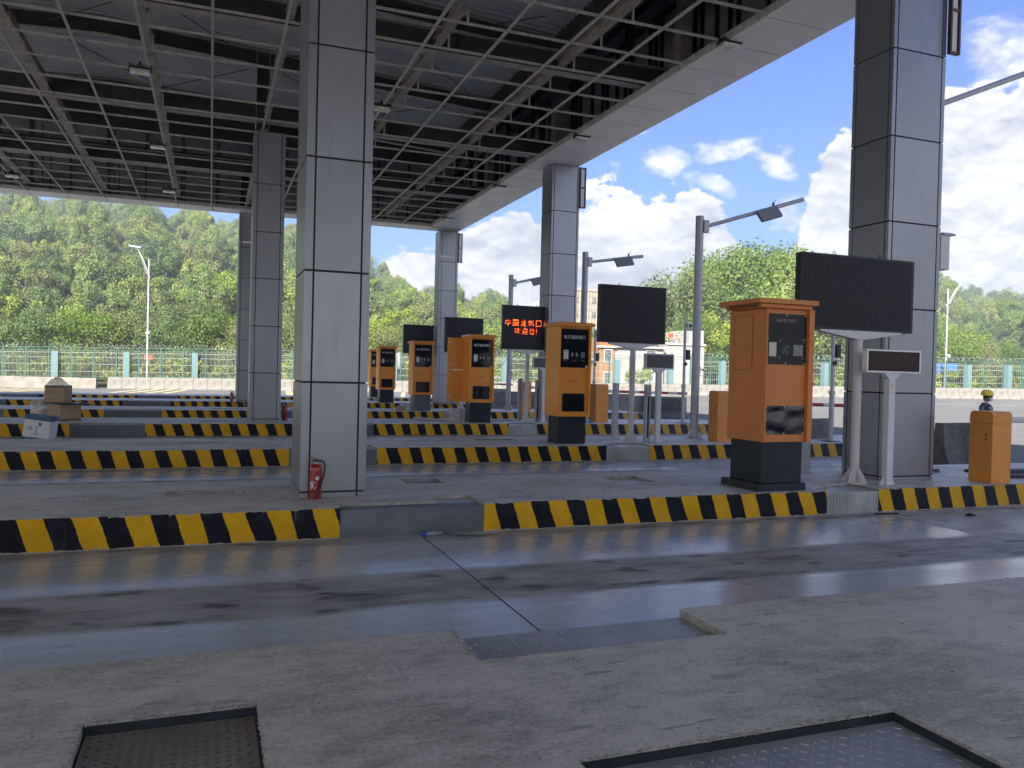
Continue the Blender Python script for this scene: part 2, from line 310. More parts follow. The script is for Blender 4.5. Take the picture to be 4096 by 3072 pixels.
def mat_tread(name,col,rust=0):
    m=bpy.data.materials.new(name); m.use_nodes=True; t=m.node_tree; b=t.nodes['Principled BSDF']
    tc=t.nodes.new('ShaderNodeTexCoord')
    n=t.nodes.new('ShaderNodeTexNoise'); n.inputs['Scale'].default_value=2.2; n.inputs['Detail'].default_value=8; t.links.new(tc.outputs['Object'],n.inputs['Vector'])
    c=RAMP(t,n.outputs[0],[(.3,tuple(x*.75 for x in col)),(.7,tuple(x*1.25 for x in col))])
    if rust:
        n2=t.nodes.new('ShaderNodeTexNoise'); n2.inputs['Scale'].default_value=1.5; n2.inputs['Detail'].default_value=9; t.links.new(tc.outputs['Object'],n2.inputs['Vector'])
        c=MIX(t,MA(t,'MULTIPLY',RAMP(t,n2.outputs[0],[(.52,0),(.72,1)]),rust),c,(.22,.11,.05))
    t.links.new(c,b.inputs['Base Color']); b.inputs['Roughness'].default_value=.42; b.inputs['Metallic'].default_value=.15
    return m
M_tread=mat_tread('tread_plate_steel',(.37,.385,.41)); M_treadr=mat_tread('rusty_tread_plate_steel',(.30,.265,.23),.7); M_treadw=mat_tread('zinc_tread_plate_steel',(.42,.42,.42)); M_treadk=mat_tread('dark_tread_plate_steel',(.13,.14,.165))
def mat_leaf(name,stops,tr=.25):
    m=bpy.data.materials.new(name); m.use_nodes=True; t=m.node_tree; b=t.nodes['Principled BSDF']
    oi=t.nodes.new('ShaderNodeObjectInfo'); tc=t.nodes.new('ShaderNodeTexCoord')
    n=t.nodes.new('ShaderNodeTexNoise'); n.inputs['Scale'].default_value=1.3; n.inputs['Detail'].default_value=4; t.links.new(tc.outputs['Object'],n.inputs['Vector'])
    f=MA(t,'ADD',MA(t,'MULTIPLY',oi.outputs['Random'],.6),MA(t,'MULTIPLY',n.outputs[0],.45),clamp=True)
    c=RAMP(t,f,stops); t.links.new(c,b.inputs['Base Color']); b.inputs['Roughness'].default_value=.55; b.inputs['Specular IOR Level'].default_value=.3
    tl=t.nodes.new('ShaderNodeBsdfTranslucent'); t.links.new(MIX(t,.5,c,(.22,.26,.03)),tl.inputs[0])
    mx=t.nodes.new('ShaderNodeMixShader'); mx.inputs[0].default_value=tr; t.links.new(b.outputs[0],mx.inputs[1]); t.links.new(tl.outputs[0],mx.inputs[2])
    t.links.new(mx.outputs[0],t.nodes['Material Output'].inputs[0]); return m
M_leaf=mat_leaf('hill_foliage',[(.15,(.055,.105,.050)),(.32,(.10,.165,.052)),(.55,(.17,.24,.060)),(.8,(.26,.30,.065))])
M_leaf2=mat_leaf('bright_foliage',[(.15,(.075,.140,.028)),(.4,(.135,.215,.035)),(.7,(.22,.29,.04)),(.95,(.34,.37,.05))],.3)
M_leaf3=mat_leaf('olive_foliage',[(.15,(.095,.125,.045)),(.5,(.155,.185,.060)),(.9,(.22,.235,.08))],.25)
M_shrub=mat_leaf('shrub_foliage',[(.1,(.12,.19,.03)),(.5,(.22,.29,.04)),(.9,(.32,.36,.06))],.35)
M_bark=mat('bark',(.14,.115,.09),.9,var=.4,vs_=5)
M_soil=mat('hill_soil',(.060,.072,.030),.95,var=.4,vs_=.12,dirt=.62,dirts=.06,dirtcol=(.15,.13,.06))
# ------------------------------------------------------------------ builders
class MB:
    def __init__(s): s.v=[];s.f=[];s.m=[]
    def box(s,x0,x1,y0,y1,z0,z1,m=0,top=None):
        b=len(s.v); s.v+=[(x0,y0,z0),(x1,y0,z0),(x1,y1,z0),(x0,y1,z0)]
        if top: tx,ty=top; s.v+=[(x0+tx,y0+ty,z1),(x1-tx,y0+ty,z1),(x1-tx,y1-ty,z1),(x0+tx,y1-ty,z1)]
        else: s.v+=[(x0,y0,z1),(x1,y0,z1),(x1,y1,z1),(x0,y1,z1)]
        for q in((3,2,1,0),(4,5,6,7),(0,1,5,4),(1,2,6,5),(2,3,7,6),(3,0,4,7)): s.f.append(tuple(b+i for i in q)); s.m.append(m)
        return s
    def obox(s,M,sx,sy_,sz,m=0):
        b=len(s.v)
        for z in(-.5,.5):
            for x,y in((-.5,-.5),(.5,-.5),(.5,.5),(-.5,.5)): s.v.append(tuple(M@Vector((x*sx,y*sy_,z*sz))))
        for q in((3,2,1,0),(4,5,6,7),(0,1,5,4),(1,2,6,5),(2,3,7,6),(3,0,4,7)): s.f.append(tuple(b+i for i in q)); s.m.append(m)
        return s
    def bar(s,p,q,w,h,m=0):
        p=Vector(p);q=Vector(q);d=q-p; Lg=d.length
        if Lg<1e-6: return s
        M=d.to_track_quat('X','Z').to_matrix().to_4x4(); M.translation=(p+q)/2
        return s.obox(M,Lg,w,h,m)
    def cyl(s,p,q,r0,r1=None,n=12,m=0,caps=True):
        r1=r0 if r1 is None else r1
        p=Vector(p);q=Vector(q);d=(q-p); Q=d.to_track_quat('Z','Y').to_matrix(); b=len(s.v)
        for c,r in((p,r0),(q,r1)):
            for i in range(n):
                a=2*math.pi*i/n; s.v.append(tuple(c+Q@Vector((r*math.cos(a),r*math.sin(a),0))))
        for i in range(n): s.f.append((b+i,b+(i+1)%n,b+n+(i+1)%n,b+n+i)); s.m.append(m)
        if caps: s.f.append(tuple(b+n-1-i for i in range(n))); s.m.append(m); s.f.append(tuple(b+n+i for i in range(n))); s.m.append(m)
        return s
    def tube(s,pts,r,n=8,m=0):
        for a,b in zip(pts[:-1],pts[1:]): s.cyl(a,b,r,r,n,m,True)
        return s
    def lathe(s,prof,n=20,c=(0,0,0),m=0):
        b=len(s.v)
        for r,z in prof:
            for i in range(n):
                a=2*math.pi*i/n; s.v.append((c[0]+r*math.cos(a),c[1]+r*math.sin(a),c[2]+z))
        for k in range(len(prof)-1):
            for i in range(n): s.f.append((b+k*n+i,b+k*n+(i+1)%n,b+(k+1)*n+(i+1)%n,b+(k+1)*n+i)); s.m.append(m)
        s.f.append(tuple(b+n-1-i for i in range(n))); s.m.append(m)
        k=len(prof)-1; s.f.append(tuple(b+k*n+i for i in range(n))); s.m.append(m)
        return s
    def prism(s,poly,y0,y1,m=0,axis='y'):
        b=len(s.v); n=len(poly)
        for y in(y0,y1):
            for a,c in poly: s.v.append((a,y,c) if axis=='y' else ((y,a,c) if axis=='x' else (a,c,y)))
        for i in range(n): s.f.append((b+i,b+(i+1)%n,b+n+(i+1)%n,b+n+i)); s.m.append(m)
        s.f.append(tuple(b+n-1-i for i in range(n))); s.m.append(m); s.f.append(tuple(b+n+i for i in range(n))); s.m.append(m)
        return s
    def quad(s,a,b_,c,d,m=0):
        b=len(s.v); s.v+=[tuple(a),tuple(b_),tuple(c),tuple(d)]; s.f.append((b,b+1,b+2,b+3)); s.m.append(m); return s
    def mesh(s,name,mats):
        me=bpy.data.meshes.new(name); me.from_pydata(s.v,[],s.f)
        for x in(mats if isinstance(mats,(list,tuple)) else [mats]): me.materials.append(x)
        if any(s.m): me.polygons.foreach_set('material_index',s.m)
        bm=bmesh.new(); bm.from_mesh(me); bmesh.ops.recalc_face_normals(bm,faces=bm.faces); bm.to_mesh(me); bm.free()
        me.update(); return me
    def build(s,name,mats,parent=None,smooth=False,bevel=0,kind=None,loc=None):
        me=s.mesh(name,mats)
        if smooth:
            me.polygons.foreach_set('use_smooth',[True]*len(me.polygons))
            me.set_sharp_from_angle(angle=R(40))
        return put(name,me,parent,bevel,kind,loc)
def put(name,me,parent=None,bevel=0,kind=None,loc=None):
    o=bpy.data.objects.new(name,me); C.objects.link(o)
    if parent is not None: o.parent=parent
    if loc is not None: o.location=loc
    if bevel:
        b=o.modifiers.new('bevel','BEVEL'); b.width=bevel; b.segments=2; b.limit_method='ANGLE'; b.angle_limit=R(50)
    if kind: o['kind']=kind
    return o
def tag(o,label,cat,group=None):
    o['label']=label; o['category']=cat
    if group: o['group']=group
    return o
def thing(name,label,cat,loc=(0,0,0),rz=0,group=None):
    o=bpy.data.objects.new(name,None); C.objects.link(o); o.location=loc; o.rotation_euler=(0,0,rz); o.empty_display_size=.3
    return tag(o,label,cat,group)
def copy_tree(o,parent=None):
    c=o.copy(); C.objects.link(c); c.parent=parent
    for ch in list(o.children): copy_tree(ch,c)
    return c
def dup(o,label,loc=None,rz=None):
    c=copy_tree(o); c['label']=label
    if loc is not None: c.location=loc
    if rz is not None: c.rotation_euler=(0,0,rz)
    return c
_txt={}
def text_mesh(s,bold=0.):
    k=(s,bold)
    if k in _txt: return _txt[k]
    cu=bpy.data.curves.new('t','FONT'); cu.body=s; cu.resolution_u=3; cu.offset=bold; cu.align_x='LEFT'
    o=bpy.data.objects.new('t',cu); C.objects.link(o); bpy.context.view_layer.update()
    dg=bpy.context.evaluated_depsgraph_get(); me=bpy.data.meshes.new_from_object(o.evaluated_get(dg))
    V=[tuple(v.co) for v in me.vertices]; F=[tuple(p.vertices) for p in me.polygons]
    bpy.data.objects.remove(o); bpy.data.meshes.remove(me); _txt[k]=(V,F); return V,F
def text(name,s,x0,x1,zc,y,mat_,parent,h=None,bold=0.,rot=None,th=.0015):
    """lettering in the XZ plane facing -Y, spanning x0..x1 centred on zc"""
    V,F=text_mesh(s,bold)
    if not V: return None
    xs=[v[0] for v in V]; ys=[v[1] for v in V]; w=max(xs)-min(xs); hh=max(ys)-min(ys)
    k=(x1-x0)/w; kz=k if h is None else h/hh; my=(max(ys)+min(ys))/2
    mb=MB(); mb.v=[((v[0]-min(xs))*k+x0,y,(v[1]-my)*kz+zc) for v in V]; mb.f=list(F); mb.m=[0]*len(F)
    return mb.build(name,mat_,parent)
# ------------------------------------------------------------------ ground, lanes, islands
ROAD=-.35
def FY(x): return 78.9-.291*(x+16.6)     # foot of the barrier row
def zrow(x): return -.66+.0112*(x+16.6)
def zroad(x,y):
    d=(FY(x)-y)*.96; t=min(1,max(0,1-d/25)); t=t*t*(3-2*t)
    return -.357+(zrow(x)+.357)*t
def ground():
    mb=MB()
    xs=[-90,-70,-52,-34]+[-34+52.6*i/13 for i in range(1,14)]+[18.6+3.5*i for i in range(1,32)]
    ys=[-80,-50,-20,-1.21,10,20,30,40,49.2]+[49.2+3.1*i for i in range(1,18)]
    for i in range(len(xs)-1):
        for j in range(len(ys)-1):
            a,b,c,d=xs[i],xs[i+1],ys[j],ys[j+1]
            if a>=-34 and b<=18.61 and c>=-1.22 and d<=49.21: continue
            if c>FY(a)+4: continue
            mb.quad((a,c,zroad(a,c)),(b,c,zroad(b,c)),(b,d,zroad(b,d)),(a,d,zroad(a,d)))
    mb.build('road',M_asph,kind='structure')
    mb=MB(); mb.quad((-34,-6,-.43),(18.6,-6,-.43),(18.6,49.2,-.43),(-34,49.2,-.43)); mb.build('lane_bed',M_black,kind='structure')
ground()
ISL=[(-1.2,4.77,0,0),(9.33,11.88,0,1),(16.42,19.0,0,2),(23.72,26.4,0,3),(30.98,33.6,0,4),(38.75,41.4,0,5),(45.6,48.3,0,6)]
XL0,XR0=-33.,17.8
def lane(y0,y1,idx):
    yc=(y0+y1)/2; cuts=[-33,-25.6,-18.6,-11.6,-4.6,2.38,9.37,18.6]
    root=bpy.data.objects.new('lane_pavement',None); C.objects.link(root); root.location=(0,yc,ROAD); root['kind']='structure'
    for i in range(len(cuts)-1):
        for a,b in((y0-yc,0),(0,y1-yc)):
            mb=MB(); g=.010; mb.box(cuts[i]+g,cuts[i+1]-g,a+(g if a==0 else 0),b-(g if b==0 else 0),-.07,0)
            o=mb.build('slab',M_lane if cuts[i]<9 else M_laner,root)
def joints():
    mb=MB(); cuts=[-25.6,-18.6,-11.6,-4.6,2.38,9.37]
    for k in range(len(ISL)-1):
        y0,y1=ISL[k][1],ISL[k+1][0]; yc=(y0+y1)/2
        for x in cuts: mb.box(x-.011,x+.011,y0+.01,y1-.01,-.40,-.3525)
        mb.box(-33,18.5,yc-.009,yc+.009,-.401,-.3527)
    mb.build('lane_joint',M_joint,kind='structure')
joints()
for i in range(len(ISL)-1): lane(ISL[i][1]-.02,ISL[i+1][0]+.02,i)
lane(48.28,49.2,9)
def tread_lugs(x0,x1,y0,y1,z,pitch=.06,ll=.034,w=.009,h=.004,vert=None):
    """raised lozenges of a checker plate, alternate directions; vert=y puts them on a face at that y, using y0..y1 as z"""
    mb=MB(); ny=int((y1-y0)/pitch); nx=int((x1-x0)/pitch)
    for j in range(ny):
        for i in range(nx):
            x=x0+(i+.5)*pitch; y=y0+(j+.5)*pitch; a=R(45) if (i+j)%2 else R(-45)
            ca,sa=math.cos(a)*ll/2,math.sin(a)*ll/2; wx,wy=-math.sin(a)*w/2,math.cos(a)*w/2
            P=[(x-ca,y-sa,0),(x+wx,y+wy,h),(x+ca,y+sa,0),(x-wx,y-wy,h)]
            P2=[(x,y,h)]
            b=len(mb.v)
            q=[(x-ca,y-sa,0),(x-wx*1.,y-wy,0),(x+ca,y+sa,0),(x+wx,y+wy,0),(x-ca*.5,y-sa*.5,h),(x+ca*.5,y+sa*.5,h)]
            if vert is None: mb.v+=[(p[0],p[1],z+p[2]) for p in q]
            else: mb.v+=[(p[0],vert-p[2],p[1]) for p in q]
            for f in((0,1,4),(1,5,4),(1,2,5),(2,3,5),(3,4,5),(3,0,4)): mb.f.append(tuple(b+k for k in f)); mb.m.append(0)
    return mb
PL={0:[(1.43,3.07)],
    1:[(-3.42,-1.7) if False else (1.43,3.18),(8.45,9.42)],
    2:[(1.49,3.24),(8.51,9.64)],
    3:[(-3.42,-1.61),(2.8,4.56),(8.82,9.79)],
    4:[(-7.95,-6.4),(-3.43,-1.57),(1.5,3.3),(8.72,9.76)],
    5:[(-9.6,-7.93),(-3.54,-1.6),(1.5,3.3),(8.7,9.75)],
    6:[(-9.57,-7.95),(-3.48,-1.58),(1.5,3.3),(8.7,9.75)]}
PHASE={1:.384,2:.0,3:.018,4:.01,5:.17,6:.23}
HOLES={0:[(-.50,.235,2.5,3.97),(1.46,3.16,1.6,3.0)],
       1:[(-.49,.30,10.68,10.98),(2.65,3.19,11.15,11.62),(5.79,6.4,10.69,11.38)],
       2:[(-.55,.35,17.7,18.1),(5.9,6.9,17.9,18.4)],3:[(-.3,.5,24.6,25.0),(6.2,7.2,25.0,25.6)],4:[(.1,1.0,32.0,32.5)],5:[(-.1,.8,39.7,40.2)]}
EXT={1:[(2.66,3.18,9.98),(8.72,9.42,9.96)],2:[(2.7,3.24,17.05),(8.8,9.64,17.05)],3:[(8.95,9.79,24.4)]}
def island(k):
    y0,y1=ISL[k][0],ISL[k][1]
    root=bpy.data.objects.new('island_pavement',None); C.objects.link(root); root['kind']='structure'
    near=(k==0)
    front=y0 if not near else y1
    # cells on a grid cut by holes and plates
    rects=[]  # removed rectangles (x0,x1,y0,y1)
    pd=.30
    for a,b in PL[k]:
        rects.append((a,b,y0,y0+pd) if not near else (a,b,4.22,y1))
    for a,b,yy in EXT.get(k,[]): rects.append((a,b,y0,yy))
    for h in HOLES.get(k,[]): rects.append(h)
    xs=sorted({XL0,XR0,*[r[0] for r in rects],*[r[1] for r in rects]}); ys=sorted({y0,y1,*[max(y0,r[2]) for r in rects],*[min(y1,r[3]) for r in rects]})
    # remove near-duplicate cuts
    def cell_free(xc,yc): return not any(r[0]<xc<r[1] and r[2]<yc<r[3] for r in rects)
    bm=bmesh.new(); vd={}
    def v(x,y,z):
        q=(round(x,4),round(y,4),round(z,4))
        if q not in vd: vd[q]=bm.verts.new(q)
        return vd[q]
    def face(pts,mi):
        try: f=bm.faces.new([v(*p) for p in pts]); f.material_index=mi
        except ValueError: pass
    nx,ny=len(xs)-1,len(ys)-1
    fr=[[cell_free((xs[i]+xs[i+1])/2,(ys[j]+ys[j+1])/2) for j in range(ny)] for i in range(nx)]
    for i in range(nx):
        for j in range(ny):
            if not fr[i][j]: continue
            x0,x1,a,b=xs[i],xs[i+1],ys[j],ys[j+1]
            face([(x0,a,0),(x1,a,0),(x1,b,0),(x0,b,0)],0)
            for di,dj,pts in((-1,0,[(x0,b),(x0,a)]),(1,0,[(x1,a),(x1,b)]),(0,-1,[(x0,a),(x1,a)]),(0,1,[(x1,b),(x0,b)])):
                ii,jj=i+di,j+dj
                if 0<=ii<nx and 0<=jj<ny and fr[ii][jj]: continue
                outer=(jj<0 and not near)
                (p,q)=pts
                face([(p[0],p[1],ROAD-.05),(q[0],q[1],ROAD-.05),(q[0],q[1],0),(p[0],p[1],0)],1 if outer else 2)
    me=bpy.data.meshes.new('island_slab'); bm.to_mesh(me); bm.free()
    me.materials.append(M_conc); me.materials.append(mat_kerb(PHASE.get(k,0),'kerb_paint')); me.materials.append(M_concedge)
    o=put('concrete_slab',me,root)
    # tread plates over the recesses
    T=M_tread if k<3 else M_treadw
    for n,(a,b) in enumerate(PL[k]):
        if near:
            mb=MB(); mb.box(a+.004,b-.004,4.222,y1-.02,-.10,-.055); mb.build('tread_plate',M_tread,root)
            tread_lugs(a+.02,b-.02,4.23,y1-.03,-.055).build('plate_tread',M_tread,root,kind='stuff')
        else:
            mm=M_treadk if (n<len(PL[k])-1 or (k>=3 and a<5)) else M_treadw
            mb=MB(); mb.box(a+.004,b-.004,y0+.012,y0+pd-.006,ROAD-.02,-.035); mb.build('tread_plate',mm,root)
            if k<=2 and n<len(PL[k])-1:
                tread_lugs(a+.01,b-.01,ROAD+.01,-.04,0,vert=y0+.012).build('plate_tread',mm,root,kind='stuff')
                tread_lugs(a+.01,b-.01,y0+.02,y0+pd-.02,-.035).build('plate_tread',mm,root,kind='stuff')
            if n==len(PL[k])-1 or k>=3:
                mb=MB(); x=a+.03
                while x<b-.03: mb.box(x,x+.022,y0+.001,y0+.0115,ROAD+.01,-.05); x+=.05
                mb.build('plate_rib',mm,root,kind='stuff')
    for n,(a,b,yy) in enumerate(EXT.get(k,[])):
        mb=MB(); mb.box(a+.004,b-.004,y0+pd-.003,yy-.006,-.12,-.036); mb.build('tread_plate',M_tread if n==0 else M_treadw,root)
        if k==1: tread_lugs(a+.02,b-.02,y0+pd+.02,yy-.02,-.036).build('plate_tread',M_treadw,root,kind='stuff')
    for n,(a,b,c,d) in enumerate(HOLES.get(k,[])):
        dep=-.05 if k==0 else -.04
        mm=(M_treadr if n==0 else M_tread) if k==0 else M_treadw; lm=mat('dirty_lug_steel',(.10,.085,.075),.5,var=.3,vs_=8) if (k==0 and n==0) else mm
        mb=MB(); mb.box(a+.012,b-.012,c+.012,d-.014,-.2,dep); mb.build('pit_cover',mm,root)
        if k==0: tread_lugs(a+.02,b-.02,c+.02,d-.02,dep,pitch=.043 if n==0 else .055,ll=.04,w=.013 if n==0 else .010).build('plate_tread',lm,root,kind='stuff')
        if k==0:
            mb=MB(); mb.box(a+.002,b-.002,d-.012,d-.003,-.2,-.012); mb.box(b-.011,b-.003,c,d-.014,-.2,-.012); mb.build('pit_frame',M_slate2,root)
for k in range(7): island(k)
# markings on the far road
def strip(mb,p,q,w,z=-.353):
    n_=max(1,int(math.dist(p,q)/1.0)); a=Vector((*p,0));b=Vector((*q,0)); n=Vector((-(b-a).y,(b-a).x,0)).normalized()*w/2
    for i in range(n_):
        u=a.lerp(b,i/n_);v=a.lerp(b,(i+1)/n_); P=[u-n,v-n,v+n,u+n]
        mb.quad(*[(t_.x,t_.y,max(zroad(t_.x,t_.y)+.006,zroad(t_.x,t_.y)+.006)) for t_ in P])
mb=MB()
for i in range(4): x=-5.9+i*1.15; strip(mb,(x-.6,62),(x+.6,75),.35)
for i in range(5): x=-16.0+i*1.0; strip(mb,(x-.3,61.5),(x+.4,76),.35)
strip(mb,(5.5,60.5),(6.3,71),.5)
for i in range(5): strip(mb,(13.0+i*1.2,57),(15.6+i*1.2,68),.3)
strip(mb,(20,48.6),(62,50.8),.14) if False else strip(mb,(22,49.6),(48,49.4),.14)
mb.build('road_marking',M_yline,kind='structure')
mb=MB(); strip(mb,(46,50.4),(74,41.3),.15)
for i in range(5): strip(mb,(48+i*5,53.4-i*1.6),(50.2+i*5,52.7-i*1.6),.14)
mb.build('road_marking',M_wline,kind='structure')
# ------------------------------------------------------------------ columns
def column(label,x0,x1,y0,y1,zt=8.53,group='clad columns carrying the canopy'):
    t=thing('clad_column',label,'column',(x0,y0,0),0,group); w,d=x1-x0,y1-y0; e=.10 if w<1 else .07; j=.022
    MB().box(.02,w-.02,.02,d-.02,0,zt).build('column_core',M_joint,t)
    zs=[.0,.065,1.43,2.81,4.21,5.59,7.0,zt]
    lev={}
    for k in range(len(zs)-1):
        a,b=zs[k]+(j/2 if k else 0),zs[k+1]-j/2
        key=round(b-a,2)
        def P(nm,mb,z):
            o=mb.build('panel',M_panel,t,bevel=.004); return o
        h=b-a
        if key not in lev:
            ms=[]
            ms.append(MB().box(e+j,w-e-j,0,.02,0,h).mesh('panel',M_panel))
            ms.append(MB().box(e+j,w-e-j,d-.02,d,0,h).mesh('panel',M_panel))
            ms.append(MB().box(0,.02,e+j,d-e-j,0,h).mesh('panel',M_panel))
            ms.append(MB().box(w-.02,w,e+j,d-e-j,0,h).mesh('panel',M_panel))
            for sx in(0,1):
                for sy_ in(0,1):
                    m_=MB(); xa,xb=(0,e) if sx==0 else (w-e,w); ya,yb=(0,e) if sy_==0 else (d-e,d)
                    m_.box(xa,xb,ya,yb,0,h); ms.append(m_.mesh('corner_panel',M_panel))
            lev[key]=ms
        for i,me in enumerate(lev[key]):
            put('panel' if i<4 else 'corner_panel',me,t,loc=(0,0,a),bevel=.003)
    return t
column('grey clad column nearest the camera with a red fire extinguisher standing at its front',1.06,1.87,10.18,11.3)
column('grey clad column in the middle distance of the left row with an extinguisher on its right',1.09,1.98,24.84,25.95)
column('farthest grey clad column of the left row, half hidden behind the next one',1.11,1.99,38.4,39.5)
column('wide grey clad column at the right behind the largest dark display board',10.21,11.33,10.08,10.95)
column('grey clad column of the right row rising behind the tall orange kiosk and lit display',10.42,11.42,24.45,25.3)
column('farthest grey clad column of the right row at the canopy corner',10.44,11.38,38.35,39.2)
# brown sign frames hanging on the right hand columns
def sign_frame(label,x,y,z0,z1):
    t=thing('sign_frame',label,'frame',(x,y,z0),0,'brown steel frames on the right hand columns'); w,h=.22,z1-z0
    mb=MB(); mb.box(0,.035,-.02,.05,0,h); mb.box(w-.035,w,-.02,.05,0,h)
    for z in(0,h/2-.02,h-.04): mb.box(.035,w-.035,-.015,.045,z,z+.04)
    mb.build('frame_bars',M_brown,t)
    MB().box(.05,w-.05,.012,.03,.04,h-.04).build('light_tube',M_white,t)
sign_frame('brown steel frame high on the near right column, cut by the picture edge',11.31,10.0,7.05,8.5)
sign_frame('brown steel frame at the top of the right column behind the tall orange kiosk',11.40,24.4,7.15,8.5)
sign_frame('brown steel frame at the top of the farthest right column',11.36,38.3,7.0,8.45)
t=thing('junction_box','weathered white box with a small roof on the near right column','box',(11.43,10.15,3.52))
MB().box(0,.20,0,.4,0,.58).build('box_body',M_whiterust,t,bevel=.01); MB().box(-.0,.30,-.04,.46,.58,.62,top=(.03,.03)).build('rain_roof',M_greypost,t)
# ------------------------------------------------------------------ canopy
can=thing('canopy','large steel canopy with an open ceiling grid, pale soffit and corrugated roof over the lanes','canopy',(0,0,0))
ZC=8.56; GP=1.4095; XI=9.85; XO=11.38; YI=37.72; YO=38.78
gx=[ -.084+GP*k for k in range(-14,7)]   # lines running away from the camera
YN=-15.  # unseen near edge of the canopy, placed for the light it lets in
gy=[17.06+1.39*k for k in range(-22,15)]
mbx=MB().box(-.026,.026,YN,YI,0,.045).mesh('ceiling_bar',M_steel)
for x in gx: put('ceiling_bar',mbx,can,loc=(x,0,ZC))
mby=MB().box(-26.9,XI,-.022,.022,0,.045).mesh('ceiling_bar',M_steel)
for y in gy: put('ceiling_bar',mby,can,loc=(0,y,ZC+.046))
# soffit panels
pm=MB().box(0,XO-XI,0,1.39-.04,0,.03).mesh('soffit_panel',M_soffit)
y=gy[0]-1.39
while y<YI-1.0: put('soffit_panel',pm,can,loc=(XI,y,ZC-.02),bevel=.003); y+=1.39
last=y
pm2=MB().box(0,XO-XI,0,YI-last-.012,0,.03).mesh('soffit_panel',M_soffit); put('soffit_panel',pm2,can,loc=(XI,last,ZC-.02))
put('soffit_panel',MB().box(0,XO-XI,0,YO-YI,0,.03).mesh('soffit_panel',M_soffit),can,loc=(XI,YI,ZC-.02))
pf=MB().box(0,GP-.03,0,YO-YI,0,.03).mesh('soffit_panel',M_soffit)
for k in range(26): put('soffit_panel',pf,can,loc=(XI-GP*(k+1),YI,ZC-.02),bevel=.003)
MB().box(XI+.01,XO-.17,YN,YO-.2,ZC+.0115,ZC+.02).box(-26.9,XI,YI+.01,YO-.2,ZC+.0115,ZC+.02).build('soffit_backing',M_black,can)
# dark angle along the soffit edge
MB().box(XI-.05,XI-.001,YN,YI-.06,ZC,ZC+.14).build('edge_angle',M_steel,can); MB().box(-26.9,XI-.051,YI-.05,YI-.001,ZC,ZC+.14).build('edge_angle',M_steel,can)
# fascia walls
MB().box(XO-.16,XO,YN,YO,ZC+.012,14.0).build('fascia',M_inner,can); MB().box(-27,XO-.161,YO-.16,YO,ZC+.012,14.0).build('fascia',M_inner,can)
# studs and rails on the inner faces
st=MB().box(-.09,0,0,.07,0,2.6).mesh('stud',M_black); st2=MB().box(-.09,0,0,.07,0,3.3).mesh('stud',M_black)
y=8.0; i=0
while y<38.2:
    for dy in(0,.32) if i%2 else (0,):
        put('stud',st if i%3 else st2,can,loc=(XO-.161,y+dy,ZC+.02))
    y+=[.85,.62,1.05][i%3]; i+=1
MB().box(XO-.33,XO-.252,YN,38.2,11.75,11.9).build('wall_rail',M_girder,can); MB().box(XO-.33,XO-.252,YN,38.2,11.15,11.27).build('wall_rail',M_girder,can)
stf=MB().box(0,.06,-.08,0,0,3.2).mesh('stud',M_girder)
x=-26; i=0
while x<11: put('stud',stf,can,loc=(x,YO-.161,ZC+.02)); x+=1.45
for z in(9.9,10.9,11.7): MB().box(-26.9,XO-.35,YO-.33,YO-.242,z,z+.07).build('wall_rail',M_girder,can)
# roof deck: folded sheet, falling both ways from a ridge at x=-3
def deckz(x): return 11.12-.055*abs(x+3)
prof=[]; y=YN
while y<31.6: prof+=[(y,0),(y+.05,.055),(y+.13,.055),(y+.18,0)]; y+=.26
mb=MB(); n=len(prof)
for x in(-27,-3,8.35):
    for (yy,zz) in prof: mb.v.append((x,yy,deckz(x)+zz))
for k in range(2):
    for i in range(n-1): mb.f.append((k*n+i,k*n+i+1,(k+1)*n+i+1,(k+1)*n+i)); mb.m.append(0)
mb.build('roof_deck',M_deck,can)
MB().box(8.36,XO-.17,YN,YO-.17,12.3,12.4).box(-27,8.35,31.9,YO-.17,12.3,12.4).build('dark_roof_cover',M_black,can)  # black past the deck end: the unlit roof's shade put into the colour
MB().box(8.38,8.46,YN,31.88,9.65,12.29).build('gutter_closing_board',M_girder,can); MB().box(-27,8.35,31.80,31.88,9.9,12.29).build('gutter_closing_board',M_girder,can)  # second board added to stop sun leaking in past the deck end
# opaque skin over the deck
mb=MB(); mb.quad((-27,YN,deckz(-27)+.1),(-3,YN,deckz(-3)+.1),(-3,31.79,deckz(-3)+.1),(-27,31.79,deckz(-27)+.1)); mb.quad((-3,YN,deckz(-3)+.1),(8.36,YN,deckz(8.36)+.1),(8.36,31.79,deckz(8.36)+.1),(-3,31.79,deckz(-3)+.1)); mb.build('roof_skin',M_black,can)
MB().box(-27.2,XO,YN-.2,YN-.02,ZC,14).box(-27.2,-27.02,YN,YO,ZC,14).build('fascia',M_inner,can)
